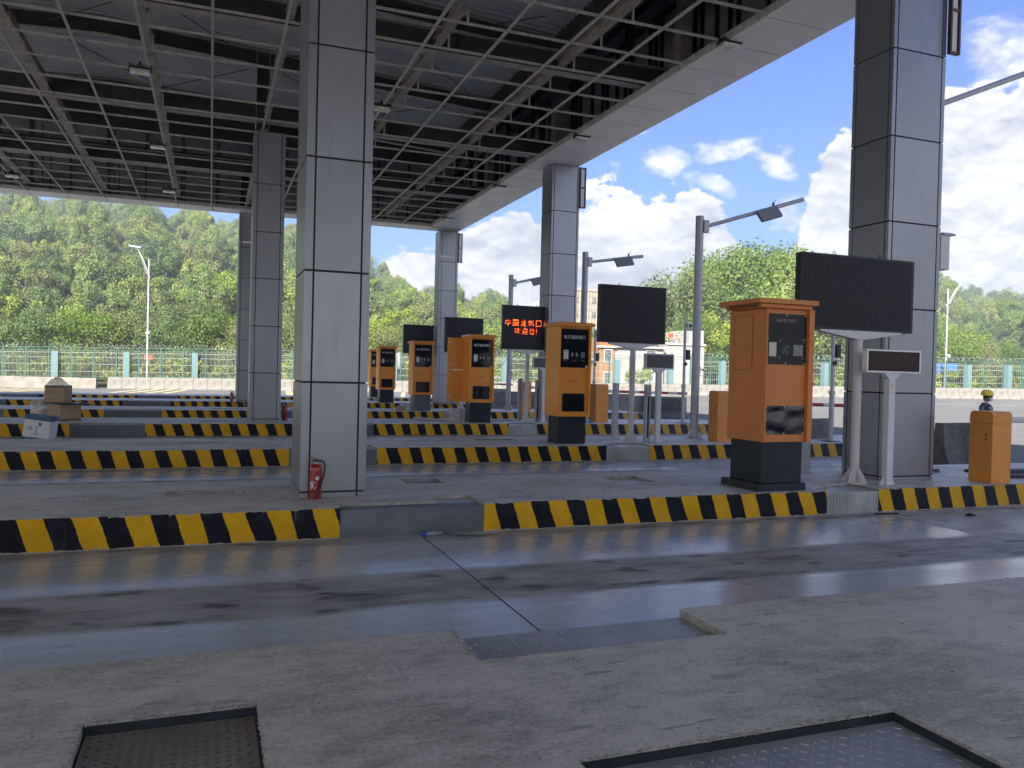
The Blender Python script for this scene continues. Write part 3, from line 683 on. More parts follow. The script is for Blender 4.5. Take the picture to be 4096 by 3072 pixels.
# girders
def girder(y,z0,h,x0,x1,fl=.28):
    mb=MB(); mb.box(x0,x1,y-.01,y+.01,z0+.02,z0+h-.02,0); mb.box(x0,x1,y-fl/2,y+fl/2,z0,z0+.019,1); mb.box(x0,x1,y-fl/2,y+fl/2,z0+h-.019,z0+h,1)
    x=x0+1.2
    while x<x1: mb.box(x,x+.012,y-fl/2+.02,y-.011,z0+.021,z0+h-.021,0); x+=2.8
    return mb.build('girder',[M_girder,M_flange],can)
for y in(-10.6,-3.6,3.5,10.6,17.72,24.8,31.9): girder(y,8.76,.52,-26.9,XO-.35)
def rafter(y):
    mb=MB()
    for xa,xb in((-26.9,-3),(-3,8.3)):
        za,zb=deckz(xa)-.06,deckz(xb)-.06
        for (dy0,dy1,t0,t1,mi) in((-.01,.01,-.43,-.02,0),(-.11,.11,-.45,-.431,1),(-.11,.11,-.019,0,1)):
            b=len(mb.v)
            for x,z in((xa,za),(xb,zb)):
                for yy in(y+dy0,y+dy1):
                    for tt in(t0,t1): mb.v.append((x,yy,z+tt))
            for q in((0,1,3,2),(4,6,7,5),(0,4,5,1),(2,3,7,6),(0,2,6,4),(1,5,7,3)): mb.f.append(tuple(b+i for i in q)); mb.m.append(mi)
    return mb.build('rafter',[M_girder,M_flange],can)
for y in(-11.6,-6.4,-1.2,4.0,9.2,14.4,19.6,24.8,30.0): rafter(y)
# purlins along y, with hangers down to the ceiling grid
for i,x in enumerate((-24,-21.1,-18.3,-15.5,-12.7,-9.9,-7.05,-4.25,-1.46,1.42,4.62,7.62)):
    mb=MB(); w=.26 if i>=6 and i<8 else .17
    ys=[YN+.1,-10.7,-3.7,3.48,10.58,17.7,24.78,31.88,38.4]
    for a,b in zip(ys[:-1],ys[1:]): mb.box(x-w/2,x+w/2,a+.04,b-.02,8.86,8.88); mb.box(x-.008,x+.008,a+.04,b-.02,8.881,9.05); mb.box(x-w/2,x+w/2,a+.04,b-.02,9.051,9.07)
    mb.build('purlin',M_purlin,can)
for x in(-9.9,-7.05,-4.25,4.62,7.62):
    for y in gy:
        if y>6: MB().box(x+.12,x+.16,y-.02,y+.02,ZC+.09,9.2).build('hanger',M_steel,can) if False else None
hm=MB().box(-.02,.02,-.02,.02,0,.34).mesh('hanger',M_steel)
for x in(-9.9,-7.05,-4.25,-1.46,4.62,7.62):
    for y in gy:
        if y>8: put('hanger',hm,can,loc=(x+.12,y,ZC+.09))
hl=MB().box(-.02,.02,-.02,.02,0,2.2).mesh('hanger',M_girder)
for k in range(10):
    for y in(33.2,35.6,37.3): put('hanger',hl,can,loc=(-12.3+k*2.15+.4*((k*7)%3-1),y+.3*(k%2),ZC+.09))
# steel stub columns inside the roof
for x,y in((1.30,24.9),(1.35,10.5),(1.3,38.2)):
    mb=MB(); mb.box(x-.19,x-.175,y-.2,y+.2,8.6,10.9,1); mb.box(x-.174,x+.174,y-.008,y+.008,8.6,10.9,0); mb.box(x+.175,x+.19,y-.2,y+.2,8.6,10.9,1); mb.build('stub_column',[M_girder,M_flange],can)
for y in(10.5,24.8,38.2): MB().box(10.55,11.0,y-.2,y+.2,8.6,12.2).build('stub_column',M_inner,can)
for y in(17.4,32.2): MB().box(10.7,11.0,y-.15,y+.15,8.6,12.2).build('stub_column',M_flange,can)
# bracing rods
for a,b in(((-4.1,18.2,10.6),(.9,24.3,10.4)),((-4.1,24.3,10.6),(.9,18.2,10.4)),((1.7,18.2,10.5),(7.5,24.3,10.3)),((1.7,24.3,10.5),(7.5,18.2,10.3)),((-4.1,25.2,10.6),(.9,31.5,10.4)),((-4.1,31.5,10.6),(.9,25.2,10.4)),((1.7,25.2,10.5),(7.5,31.5,10.3)),((1.7,31.5,10.5),(7.5,25.2,10.3))):
    MB().cyl(a,b,.014,n=6).build('brace_rod',M_girder,can)
# flood lamps
def floodlight(label,loc,rz=0):
    t=thing('flood_lamp',label,'lamp',loc,rz,'flood lamps under the canopy')
    mb=MB(); mb.box(-.22,.22,-.14,.14,.02,.07)
    for i in range(7): mb.box(-.20+i*.062,-.17+i*.062,-.12,.12,.07,.12)
    mb.box(-.03,.03,-.02,.02,.12,.22); mb.box(-.25,-.225,-.02,.02,.0,.16); mb.box(.225,.25,-.02,.02,.0,.16); mb.build('lamp_housing',M_black,t)
    mb=MB(); mb.box(-.21,.21,-.13,.13,-.045,.018,top=None); mb.build('lamp_reflector',M_fluo,t); MB().box(-.08,.08,-.05,.05,-.052,-.046).build('lamp_lens',M_yel,t)
    return t
fl=floodlight('flood lamp over the left bay, nearest of the grid lamps in view',(-1.67,20.93,8.48))
for lab,loc in(('second flood lamp along the left ceiling row, with a yellow lens',(-1.68,27.91,8.48)),('farthest flood lamp of the left ceiling row near the far soffit',(-1.67,34.81,8.48)),('flood lamp at the left edge of the ceiling grid, far away',(-7.02,34.68,8.48)),
    ('flood lamp partly hidden by the right edge of the nearest column',(4.1,21.2,8.48)),('flood lamp on the soffit edge nearest the top of the picture',(9.93,14.16,8.48)),('second flood lamp along the right soffit edge, above the column behind the tall kiosk',(10.0,21.38,8.48)),
    ('third flood lamp along the right soffit edge, glowing yellow inside',(9.95,28.32,8.48)),('farthest flood lamp along the right soffit edge',(9.97,35.28,8.48))): dup(fl,lab,loc)
# ------------------------------------------------------------------ kiosks
def waves(mb,x,z,r,a0,a1,y,w=.004,n=8):
    for i in range(n):
        a=a0+(a1-a0)*i/n; b=a0+(a1-a0)*(i+1)/n
        p=[(x+q*math.cos(c_),y,z+q*math.sin(c_)) for c_,q in((a,r-w),(b,r-w),(b,r+w),(a,r+w))]; mb.quad(*p)
def kiosk(label,loc,group='orange gate kiosks on the islands'):
    t=thing('gate_kiosk',label,'kiosk',loc,0,group)
    MB().box(0,.70,0,.58,0,.64).build('pillar',M_slate,t,bevel=.008)
    MB().box(.30,.314,-.004,-.001,.36,.374).build('keyhole',M_silver,t)
    b=MB().box(-.09,.74,-.07,.62,.64,2.71).build('body',M_orange,t,bevel=.006)
    f=MB(); f.box(-.09,-.035,-.135,-.071,.64,2.71); f.box(.685,.74,-.135,-.071,.64,2.71); f.box(-.0349,.6849,-.135,-.071,.64,.695); f.box(-.0349,.6849,-.135,-.071,2.675,2.71); f.build('front_frame',M_orange,t,bevel=.006)
    MB().box(-.145,.795,-.20,.68,2.711,2.765).box(-.145,.795,-.20,.68,2.765,2.80,top=(.05,.05)).build('cap',M_orange,t,bevel=.006)
    g=MB().box(-.01,.68,-.083,-.0705,1.765,2.65).build('upper_glass',M_glass,t)
    Y=-.0855
    text('lettering','电子通关闸口',.06,.60,2.465,Y,M_print,t,bold=.012)
    i=MB().box(.055,.175,-.098,-.084,1.955,2.165).build('intercom',M_silver,t,bevel=.004)
    MB().cyl((.09,-.0985,2.135),(.09,-.1005,2.135),.014,n=10).cyl((.14,-.0985,2.135),(.14,-.1005,2.135),.014,n=10).build('camera_eye',M_black,i)
    mb=MB()
    for q in(.022,.04,.058): waves(mb,.335-.018,2.065,q,R(125),R(235),Y); waves(mb,.335+.018,2.065,q,R(-55),R(55),Y)
    mb.build('card_symbol',M_print,t)
    mb=MB(); mb.box(.495,.60,Y-.001,Y,1.995,2.125); mb.build('scanner_window',M_greyprint,t)
    for s,a,bb in(('帮  助',.06,.155),('读卡区',.285,.385),('扫码区',.50,.60)): text('lettering',s,a,bb,1.925,Y,M_dimprint,t)
    MB().box(.615,.675,-.0855,-.084,1.768,1.815).build('sticker',M_print,t)
    text('maker_name','SOWELL',.235,.425,1.463,-.0725,M_slate2,t,h=.032)
    g2=MB().box(.055,.615,-.083,-.0705,.75,1.17).build('lower_glass',M_glass,t)
    mb=MB()
    for x in(.07,.335,.60):
        for z in(.765,.96,1.155):
            if x==.335 and z==.96: continue
            mb.cyl((x,-.0835,z),(x,-.0875,z),.007,n=8)
    mb.build('screws',M_screw,t)
    return t
k3=kiosk('tall orange kiosk on the second island, right in front of the lit red display',(7.51,16.93,0))
k2=dup(k3,'orange kiosk with two cabinet doors standing open on its left',(7.75,24.38,0))
k1=dup(k3,'orange kiosk with its pillar wrapped in clear film, left of the open doored one',(7.65,31.54,0))
k0=dup(k3,'farthest orange kiosk fully facing the camera, just right of the nearest column',(7.83,39.33,0))
km=dup(k3,'orange kiosk half hidden behind the farthest front facing kiosk',(8.75,46.6,0))
for z0,z1 in((1.68,2.70),(.66,1.66)):
    d=MB().box(-.62,-.10,.575,.6,z0,z1).build('open_door',M_orange,k2,bevel=.004)
    mb=MB()
    for z in(z0+.15,z1-.15): mb.cyl((-.55,.574,z),(-.55,.555,z),.028,n=12)
    mb.build('door_lock',M_silver,d,smooth=True)
# film round the pillar of the third kiosk
mb=MB()
for i in range(26):
    a=i/26; 
mb.box(-.02,.72,-.02,-.006,0,.6); mb.box(-.03,-.006,-.02,.6,0,.6); mb.build('film_wrap',mat('thin_film',(.6,.62,.65),.12,spec=.8,alpha=.10,bump=1.0,bs=9),k1)
# near customs kiosk
t=thing('gate_kiosk','largest orange kiosk on a scuffed dark plinth, nearest the camera at right','kiosk',(7.31,9.44,0),0,'orange gate kiosks on the islands')
def K(x0,x1,y0,y1,z0,z1,name,mt,par=t,bev=.006,top=None):
    return MB().box(x0-7.31,x1-7.31,y0-9.44,y1-9.44,z0,z1,top=top).build(name,mt,par,bevel=bev)
K(7.31,8.15,9.44,10.32,0,.105,'plinth',M_slate2); K(7.42,8.17-.03,9.53,10.25,.105,.70,'pillar',M_slate2)
bd=K(7.40,8.14,9.56,10.33,.70,2.62,'body',M_orange2)
mb=MB(); mb.box(.09-.01,.105,.0,.119,.70,2.62); mb.box(.83,.92,.0,.119,.70,2.62); mb.build('side_flange',M_orange2,t,bevel=.004)
K(7.415,8.14,9.50,9.559,.70,2.62,'front_panel',M_orange2)
K(7.20,8.23,9.36,10.34,2.68,2.75,'cap',M_orange2,top=(.0,.0)); MB().box(-.03,.86,-.02,.84,2.62,2.679).build('cap_skirt',M_orange2,t,bevel=.01)
mb=MB()
for i in range(20): mb.box(-.036,-.0305,.05+i*.035,.065+i*.035,2.63,2.67)
mb.build('vent_slots',M_black,t)
cl=MB().box(.083,.0895,.33,.75,1.74,2.53).build('side_door',M_orange2,t); 
mb=MB(); 
for a in((.0815,.0828,.325,.755,1.734,1.739),(.0815,.0828,.325,.755,2.531,2.536),(.0815,.0828,.325,.33,1.739,2.531),(.0815,.0828,.75,.755,1.739,2.531)): mb.box(*a)
mb.build('door_gap',M_slate,t)
X=lambda x:x-7.31
Yg=9.4925-9.44
gl=MB().box(X(7.425),X(8.125),Yg,Yg+.0074,1.82,2.55).build('upper_glass',M_glass,t)
gl2=MB().box(X(7.42),X(8.12),Yg,Yg+.0074,.81,1.225)
# lower mirror-black acrylic is warped
def warped(x0,x1,z0,z1,y,n=26):
    mb=MB(); rr=random.Random(3)
    for j in range(n+1):
        for i in range(n+1):
            u,v_=i/n,j/n
            e=min(u,1-u,v_,1-v_)*6; e=min(1,e)
            dy=.006*e*(math.sin(7*u+2.5*math.sin(4*v_))+math.sin(9*v_+3*u)+.6*math.sin(16*u-5*v_))
            mb.v.append((x0+u*(x1-x0),y+dy*.5,z0+v_*(z1-z0)))
    for j in range(n):
        for i in range(n): a=j*(n+1)+i; mb.f.append((a,a+1,a+n+2,a+n+1)); mb.m.append(0)
    return mb
warped(X(7.42),X(8.12),.81,1.225,Yg-.004).build('lower_glass',mat('black_acrylic',(.008,.008,.009),.03,spec=.7),t,smooth=True)
text('lettering','海关电子闸口',X(7.59),X(7.95),2.455,Yg-.002,M_dimprint,t)
MB().box(X(7.475),X(7.60),Yg-.004,Yg-.001,1.935,2.135).build('intercom_plate',M_cream,t)
MB().box(X(7.905),X(8.07),Yg-.003,Yg-.001,1.95,2.11).build('scanner_window',mat('grey_window',(.20,.205,.22),.25,var=.3,vs_=9),t)
mb=MB(); xx0,xx1,z0,z1=X(7.65),X(8.09),1.905,2.175; q=.042;w=.007; ya,yb=Yg-.003,Yg-.001
for sx,x in((1,xx0),(-1,xx1)):
    for sz,z in((1,z0),(-1,z1)):
        mb.box(min(x,x+sx*q),max(x,x+sx*q),ya,yb,min(z,z+sz*w),max(z,z+sz*w)); mb.box(min(x,x+sx*w),max(x,x+sx*w),ya,yb,min(z+sz*w,z+sz*q),max(z+sz*w,z+sz*q))
mb.build('corner_marks',M_dimprint,t)
mb=MB(); xc,zc=X(7.765),2.035
for r_ in(.05,.07): waves(mb,xc,zc,r_,R(25),R(75),Yg-.002,.003); waves(mb,xc,zc,r_,R(190),R(240),Yg-.002,.003)
mb.bar((xc-.03,Yg-.002,zc+.03),(xc+.005,Yg-.002,zc-.045),.002,.006); mb.bar((xc-.002,Yg-.002,zc+.045),(xc+.028,Yg-.002,zc-.02),.002,.006); mb.bar((xc-.03,Yg-.002,zc+.03),(xc-.002,Yg-.002,zc+.045),.002,.006); mb.bar((xc+.005,Yg-.002,zc-.045),(xc+.03,Yg-.002,zc-.075),.002,.006); mb.bar((xc+.028,Yg-.002,zc-.02),(xc+.045,Yg-.002,zc-.06),.002,.006); mb.bar((xc+.0,Yg-.002,zc-.01),(xc+.03,Yg-.002,zc-.04),.002,.005)
mb.build('card_symbol',M_dimprint,t)
mb=MB()
for x in(7.447,7.77,8.10):
    for z in(1.84,2.19,2.53):
        if x==7.77 and z==2.19: continue
        mb.cyl((X(x),Yg-.001,z),(X(x),Yg-.006,z),.009,n=8)
    for z in(.83,1.02,1.205):
        if x==7.77 and z==1.02: continue
        mb.cyl((X(x),Yg-.001,z),(X(x),Yg-.008,z),.009,n=8)
mb.build('screws',M_screw,t)
# ------------------------------------------------------------------ display boards
def led_board(label,x,y,x0,x1,z0,z1,post=.068,pm_=M_white,lit=False):
    t=thing('led_board',label,'display board',(x,y,0),0,'black display boards on white posts')
    X=lambda v:v-x
    w=x1-x0
    MB().cyl((0,0,.0),(0,0,z0-.13),post,n=20).build('post',pm_,t,smooth=True)
    mb=MB(); mb.cyl((0,0,.0),(0,0,.018),.20,n=20)
    for a in range(6):
        ca,sa=math.cos(a*math.pi/3+.3),math.sin(a*math.pi/3+.3)
        nx_,ny_=-sa*.004,ca*.004; p=[(post,.018),(.18,.018),(.17,.06),(post,.24)]
        b=len(mb.v)
        for s_ in(1,-1):
            for r_,z_ in p: mb.v.append((ca*r_+s_*nx_,sa*r_+s_*ny_,z_))
        mb.f+= [(b,b+1,b+2,b+3),(b+7,b+6,b+5,b+4),(b,b+4,b+5,b+1),(b+1,b+5,b+6,b+2),(b+2,b+6,b+7,b+3)]; mb.m+=[0]*5
    mb.build('base_plate',pm_,t)
    bw=w*.36
    MB().prism([(-bw,z0-.005),(bw,z0-.005),(bw,z0-.03),(post*1.2,z0-.14),(-post*1.2,z0-.14),(-bw,z0-.03)],-.07,.07).build('bracket',pm_,t)
    MB().box(X(x0),X(x1),-.04,.10,z0,z1).build('cabinet',M_ledframe,t,bevel=.006)
    sc_=MB(); n=int((w-.06)/.024)
    for i in range(n): a=X(x0)+.03+i*.024; sc_.box(a,a+.016,-.046,-.041,z0+.03,z1-.03)
    sc_.build('screen',M_led,t,kind='stuff')
    mb=MB()
    for xx in(X(x0)+w*.3,X(x0)+w*.7):
        for i in range(8):
            a,b=i*math.pi/4,(i+1)*math.pi/4; mb.cyl((xx+.025*math.cos(a),.03,z1+.03+.03*math.sin(a)),(xx+.025*math.cos(b),.03,z1+.03+.03*math.sin(b)),.006,n=5)
    mb.build('lifting_eyes',M_black,t)
    return t
lb=led_board('widest black display board, on a rust-spotted white post beside the near right column',9.60,10.02,8.42,10.68,2.405,3.57,pm_=M_whiterust,post=.07)
led_board('near square black display board between the tall orange kiosk and the tall grey pole',9.72,17.49,8.76,10.6,2.41,3.81)
lt=led_board('lit display board showing red and orange dotted Chinese characters',9.85,24.85,8.94,10.68,2.395,3.84,lit=True)
led_board('black display board behind the kiosk with open doors',9.91,32.42,9.12,10.8,2.41,3.88)
led_board('farthest black display board, behind the kiosk with the film wrapped pillar',10.0,40.0,9.1,10.91,2.48,3.94)
# lit characters as LED dots, rasterised from the letter shapes
def led_text(rows,parent,ox,oy):
    mats=[mat('led_red',(.2,.01,.0),.5,emit=((1.0,.02,.003),.30)),mat('led_orange',(.3,.08,.0),.5,emit=((1.0,.20,.02),.62))]
    mb=MB(); rr=random.Random(4)
    for s,x0,x1,z0,z1 in rows:
        V,F=text_mesh(s,0.); xs=[v[0] for v in V]; ys=[v[1] for v in V]; ax,bx,ay,by=min(xs),max(xs),min(ys),max(ys)
        tris=[]
        for f in F:
            for i in range(1,len(f)-1): tris.append((V[f[0]],V[f[i]],V[f[i+1]]))
        T=np.array([[p[:2] for p in t_] for t_ in tris])
        px=.0180; nx,nz=int((x1-x0)/px),int((z1-z0)/px)
        for j in range(nz):
            for i in range(nx):
                u=ax+(i+.5)/nx*(bx-ax); v=ay+(j+.5)/nz*(by-ay); p=np.array([u,v])
                a,b,c=T[:,0],T[:,1],T[:,2]
                def cr_(o,q): return (q[:,0]-o[:,0])*(p[1]-o[:,1])-(q[:,1]-o[:,1])*(p[0]-o[:,0])
                s1,s2,s3=cr_(a,b),cr_(b,c),cr_(c,a)
                if np.any(((s1>=0)&(s2>=0)&(s3>=0))|((s1<=0)&(s2<=0)&(s3<=0))):
                    x=x0+(i+.5)*px; z=z0+(j+.5)*px; k=1 if rr.random()<.5 else 0
                    mb.quad((x-.0066-ox,-.0475,z-.0066),(x+.0066-ox,-.0475,z-.0066),(x+.0066-ox,-.0475,z+.0066),(x-.0066-ox,-.0475,z+.0066),k)
    mb.build('lit_characters',mats,parent)
led_text([(ch,9.02+i*.272,9.02+i*.272+.215,3.155,3.385) for i,ch in enumerate('中国龙邦口岸')]+[(ch,9.36+i*.255,9.36+i*.255+(.205 if ch!='!' else .035),2.90,3.11) for i,ch in enumerate('欢迎您!')],lt,9.85,24.85)
def small_board(label,x,y,x0,x1,z0,z1,red=False):
    t=thing('small_display',label,'display',(x,y,0),0,'small displays on square white posts'); X=lambda v:v-x
    MB().box(-.062,.062,-.05,.05,.012,z0-.09).build('post',M_white,t,bevel=.006)
    MB().box(-.2,.2,-.13,.13,0,.012).build('base_plate',M_greypost,t)
    mb=MB()
    for s_ in(1,-1): mb.prism([(s_*.062,.012),(s_*.16,.012),(s_*.062,.16)],-.006,.006)
    mb.prism([(-.10,.012),(-.05,.012),(-.05,.15)],-.13,-.05,axis='x') if False else None
    mb.build('gusset',M_white,t)
    MB().prism([(-.17,z0-.002),(.17,z0-.002),(.065,z0-.09),(-.065,z0-.09)],-.05,.05).build('bracket',M_white,t)
    f=.03; mb=MB(); a,b=X(x0),X(x1)
    mb.box(a,b,-.05,.05,z0,z0+f); mb.box(a,b,-.05,.05,z1-f,z1); mb.box(a,a+f,-.05,.05,z0+f,z1-f); mb.box(b-f,b,-.05,.05,z0+f,z1-f); mb.box(a+f,b-f,-.02,.05,z0+f,z1-f); mb.build('frame',M_silver if red else M_white,t,bevel=.006)
    MB().box(a+f,b-f,-.034,-.021,z0+f,z1-f).build('screen',mat('dark_red_screen',(.020,.006,.008),.3,spec=.25) if red else mat('slate_screen',(.035,.038,.05),.3),t)
    if red: MB().box(-.035,.045,-.0525,-.0505,z0-.22,z0-.16).build('sticker',M_cream,t)
    return t
small_board('small dark red display in a silver frame before the near right column',9.87,9.62,9.35,10.44,1.745,2.105,True)
small_board('small grey display on a white square post below the square black display board',10.17,17.0,9.77,10.56,1.785,2.155)
small_board('small grey display partly hidden behind the tall orange kiosk',10.3,24.46,9.88,10.7,1.78,2.15)
small_board('farthest small display, right of the kiosk with the film wrapped pillar',10.4,32.0,9.95,10.75,1.78,2.15)
# ------------------------------------------------------------------ lamp poles
def lamp_pole(label,x,y,h,r=.105,arm=(3.2,1.0),za=5.5,lamp=True,alen=None):
    t=thing('lamp_pole',label,'pole',(x,y,0),0,'grey poles with a sloping arm'); 
    MB().cyl((0,0,.018),(0,0,h),r,n=24).build('pole',M_greypole,t,smooth=True)
    mb=MB(); mb.cyl((0,0,.0),(0,0,.018),.27,n=24)
    for a in range(6):
        ca,sa=math.cos(a*math.pi/3),math.sin(a*math.pi/3); nx_,ny_=-sa*.005,ca*.005; b=len(mb.v)
        for s_ in(1,-1):
            for r_,z_ in((r,.018),(.24,.018),(.235,.06),(r,.26)): mb.v.append((ca*r_+s_*nx_,sa*r_+s_*ny_,z_))
        mb.f+= [(b,b+1,b+2,b+3),(b+7,b+6,b+5,b+4),(b,b+4,b+5,b+1),(b+1,b+5,b+6,b+2),(b+2,b+6,b+7,b+3)]; mb.m+=[0]*5
    mb.build('base_plate',M_white,t)
    mb=MB(); mb.box(r*.55,r+.10,-r-.025,-r*.3,za-.16,za+.16); 
    for z in(-.12,.12): mb.cyl((r*.75,-r-.025,za+z),(r*.75,-r-.04,za+z),.014,n=6); mb.cyl((r+.06,-r-.025,za+z),(r+.06,-r-.04,za+z),.014,n=6)
    mb.build('clamp_plate',M_greypole,t)
    dx,dz=arm; p0=Vector((r+.02,-r*.6,za)); p1=Vector((dx,-r*.6,za+dz))
    MB().cyl(p0,p1,.05,.058,n=16).build('arm',M_greypole,t,smooth=True)
    MB().cyl(p1-(p1-p0).normalized()*.002,p1+(p1-p0).normalized()*.006,.059,n=16).build('end_cap',M_silver,t)
    if lamp:
        d=(p1-p0).normalized(); c=p0+d*((p1-p0).length*.60)
        n=d.cross(Vector((0,1,0))).normalized()
        M_=Matrix((d,Vector((0,-1,0)),n)).transposed().to_4x4()
        tl=Matrix.Rotation(R(28),4,'X')
        M_=M_@tl; M_.translation=c+Vector((.02,-.16,-.13))
        MB().obox(M_,.68,.09,.34).build('flash_lamp',M_lampdk,t,bevel=.02)
        MB().cyl(c+d*.28+Vector((0,0,.03)),c+d*.28+Vector((0,0,.14)),.03,n=8).cyl(c+d*.28+Vector((0,0,.1)),c+d*.36+Vector((0,0,.2)),.008,n=6).build('clamp_bolt',M_black,t)
    return t
lamp_pole('tall grey pole with a sloping arm and flash lamp, left of the largest kiosk',11.76,17.83,5.77)
lamp_pole('grey pole with a sloping arm just right of the column behind the tall kiosk',12.05,25.2,5.84,arm=(2.2,.35),za=5.5)
lamp_pole('grey pole with a flash lamp behind the lit display board',12.12,32.7,5.85,arm=(1.9,.45),za=5.5)
lamp_pole('pole hidden behind the near right column, its sloping arm leaving the picture at right',12.0,11.35,7.2,r=.09,arm=(4.0,1.62),za=6.58,lamp=False)
def cam_pole(label,x,y,h=3.57):
    t=thing('camera_pole',label,'pole',(x,y,0),0,'thin poles with surveillance cameras'); 
    MB().cyl((0,0,.015),(0,0,1.3),.065,n=16).cyl((0,0,1.3),(0,0,h),.05,n=16).cyl((0,0,1.26),(0,0,1.34),.085,n=16).build('pole',M_greypole,t,smooth=True)
    MB().box(-.17,.17,-.17,.17,0,.015).build('base_plate',M_black,t)
    c=MB(); c.box(.02,.34,-.16,-.02,h-.22,h-.06); c.build('camera_body',M_white,t,bevel=.02); MB().cyl((.10,-.161,h-.15),(.10,-.20,h-.17),.05,n=12).build('camera_lens',M_black,t); MB().box(.0,.3,-.06,.02,h-.33,h-.25).build('camera_arm',M_greypole,t)
    MB().box(.05,.19,-.08,.06,h-1.35,h-1.0).build('switch_box',M_black,t,bevel=.01); MB().cyl((-.0,-.05,h-1.5),(-.0,-.11,h-1.5),.06,n=10).build('clamp',M_black,t)
    return t
cam_pole('thin camera pole just left of the tall grey pole',15.56,24.31)
cam_pole('thin camera pole seen between the largest kiosk and the near right column',15.40,16.94)
cam_pole('thin camera pole at the left edge of the square black display board',15.68,31.6)
# ------------------------------------------------------------------ barrier machines and posts
def gate(label,x,y,w=.42,d=.40,h=1.27,arm=None,mt=None,flap=True,knob='left'):
    t=thing('barrier_machine',label,'barrier machine',(x,y,0),0,'orange barrier machines at the exit ends'); mt=mt or M_orange3
    s=h-.2
    MB().box(0,w,0,d,0,s).build('cabinet',mt,t,bevel=.006)
    poly=[(0,s+.004),(d,s+.004),(d,h-.06)]+[(d-.06+.06*math.cos(a),h-.06+.06*math.sin(a)) for a in(R(30),R(60),R(90))]
    pl=[(0,s+.004),(d,s+.004),(d,h-.06),(d-.02,h-.02),(d-.06,h)]+[(.06,h),(.02,h-.02),(0,h-.06)]
    MB().prism(pl,0,w,axis='x').build('cover',mt,t)
    mb=MB(); mb.box(-.006,-.0005,.08,.2,s-.32,s-.12); mb.build('control_panel',mt,t)
    MB().cyl((-.012,.11,s-.18),(-.0065,.11,s-.18),.018,n=8).cyl((-.012,.11,s-.25),(-.0065,.11,s-.25),.018,n=8).build('button',M_black,t)
    if arm:
        az=arm[1]; MB().box(w+.001,w+.12,.12,.26,az-.06,az+.06).build('arm_hub',M_greypost,t,bevel=.01)
        x0=w+.12; Lg=arm[0]; n=int(Lg/.36)
        p=MB()
        for i in range(n): 
            xa=x0+i*Lg/n; p.cyl((xa,.19,az-.012*i*.36),(xa+Lg/n,.19,az-.012*(i+1)*.36),.05,n=10,m=i%2)
        p.build('barrier_arm',[M_whband,M_redband],t,smooth=True)
    return t
gate('orange barrier machine at the far right, workman standing behind it',11.83,9.41,w=.43,d=.42,h=1.17,arm=(3.4,1.03))
tt=gate('orange barrier machine half hidden by the left side of the largest kiosk',11.96,17.1,w=.45,h=1.28,arm=(3.6,.99))
gate('orange barrier machine with a red and white arm, right of the tall orange kiosk',12.25,24.5,w=.46,d=.5,h=1.30,arm=(3.1,1.06))
gate('orange barrier machine glimpsed between white posts left of the tall orange kiosk',12.16,31.3,w=.46,h=1.28,arm=(2.9,1.02))
gate('farthest barrier machine, its red and white arm ending near the third lamp pole',11.6,38.95,w=.46,h=1.28,arm=(2.55,1.04))
o=MB().box(-.002,.08,0,.003,0,.0).v
def post(label,x,y,slot=False,h=1.41):
    t=thing('sensor_post',label,'post',(x,y,0),0,'grey steel sensor posts')
    if slot:
        mb=MB(); mb.box(-.065,-.03,-.065,.065,.0,h-.05); mb.box(.03,.065,-.065,.065,.0,h-.05); mb.box(-.03,.03,-.065,.065,0,.12); mb.box(-.03,.03,.02,.065,.12,h-.3); mb.box(-.03,.03,-.065,.065,h-.3,h-.05); mb.build('post_body',M_greypost,t,bevel=.004); MB().box(-.0298,.0298,-.02,.019,.12,h-.3).build('sensor_window',M_black,t); MB().box(-.066,.066,-.066,.066,h-.05,h).build('post_cap',M_cream,t)
    else: MB().box(-.065,.065,-.065,.065,.0,h).build('post_body',M_greypost,t,bevel=.004); MB().box(-.03,.03,-.0665,-.0655,h-.13,h-.07).build('sticker',M_white,t)
    MB().box(-.11,.11,-.11,.11,0,.01).build('base_plate',M_greypost,t)
    return t
post('plain grey sensor post left of the square board post',9.92,18.71)
post('slotted grey sensor post with a pale cap under the square black display board',9.97,17.16,True)
post('plain grey sensor post left of the lit board post, cable hanging on it',10.2,26.35)
post('slotted grey sensor post right of the lit board post',10.2,24.75,True)
post('plain grey sensor post behind the largest kiosk',9.72,11.3)
# ------------------------------------------------------------------ concrete barriers
JP=[(-.30,0),(.30,0),(.30,.08),(.17,.34),(.11,1.0),(-.11,1.0),(-.17,.34),(-.30,.08)]
def jersey_mesh(ln,mt,hh=1.0,seed=1):
    mb=MB(); rr=random.Random(seed); n=5
    pr=[(a,b*hh) for a,b in JP]
    b=len(mb.v)
    for i in range(n+1):
        x=-ln/2+ln*i/n
        for a,c in pr: mb.v.append((x+(rr.uniform(-.01,.01) if 0<i<n else 0),a+rr.uniform(-.006,.006),c+rr.uniform(-.008,.008)*(c>0)))
    k=len(pr)
    for i in range(n):
        for j in range(k): mb.f.append((i*k+j,i*k+(j+1)%k,(i+1)*k+(j+1)%k,(i+1)*k+j)); mb.m.append(0)
    mb.f.append(tuple(range(k-1,-1,-1))); mb.f.append(tuple(n*k+j for j in range(k))); mb.m+=[0,0]
    return mb.mesh('concrete_barrier',mt)
jm=[jersey_mesh(1.17,M_jersey,1.0,s) for s in range(4)]
jd=jersey_mesh(2.2,M_jdark,1.02,9); jl=jersey_mesh(2.0,M_jersey,1.0,12)
def barr(lab,me,x,y,rz,group='loose concrete barriers near the island ends'):
    o=put('concrete_barrier',me,None,loc=(x,y,ROAD-.005)); o.rotation_euler=(0,0,rz); return tag(o,lab,'barrier',group)
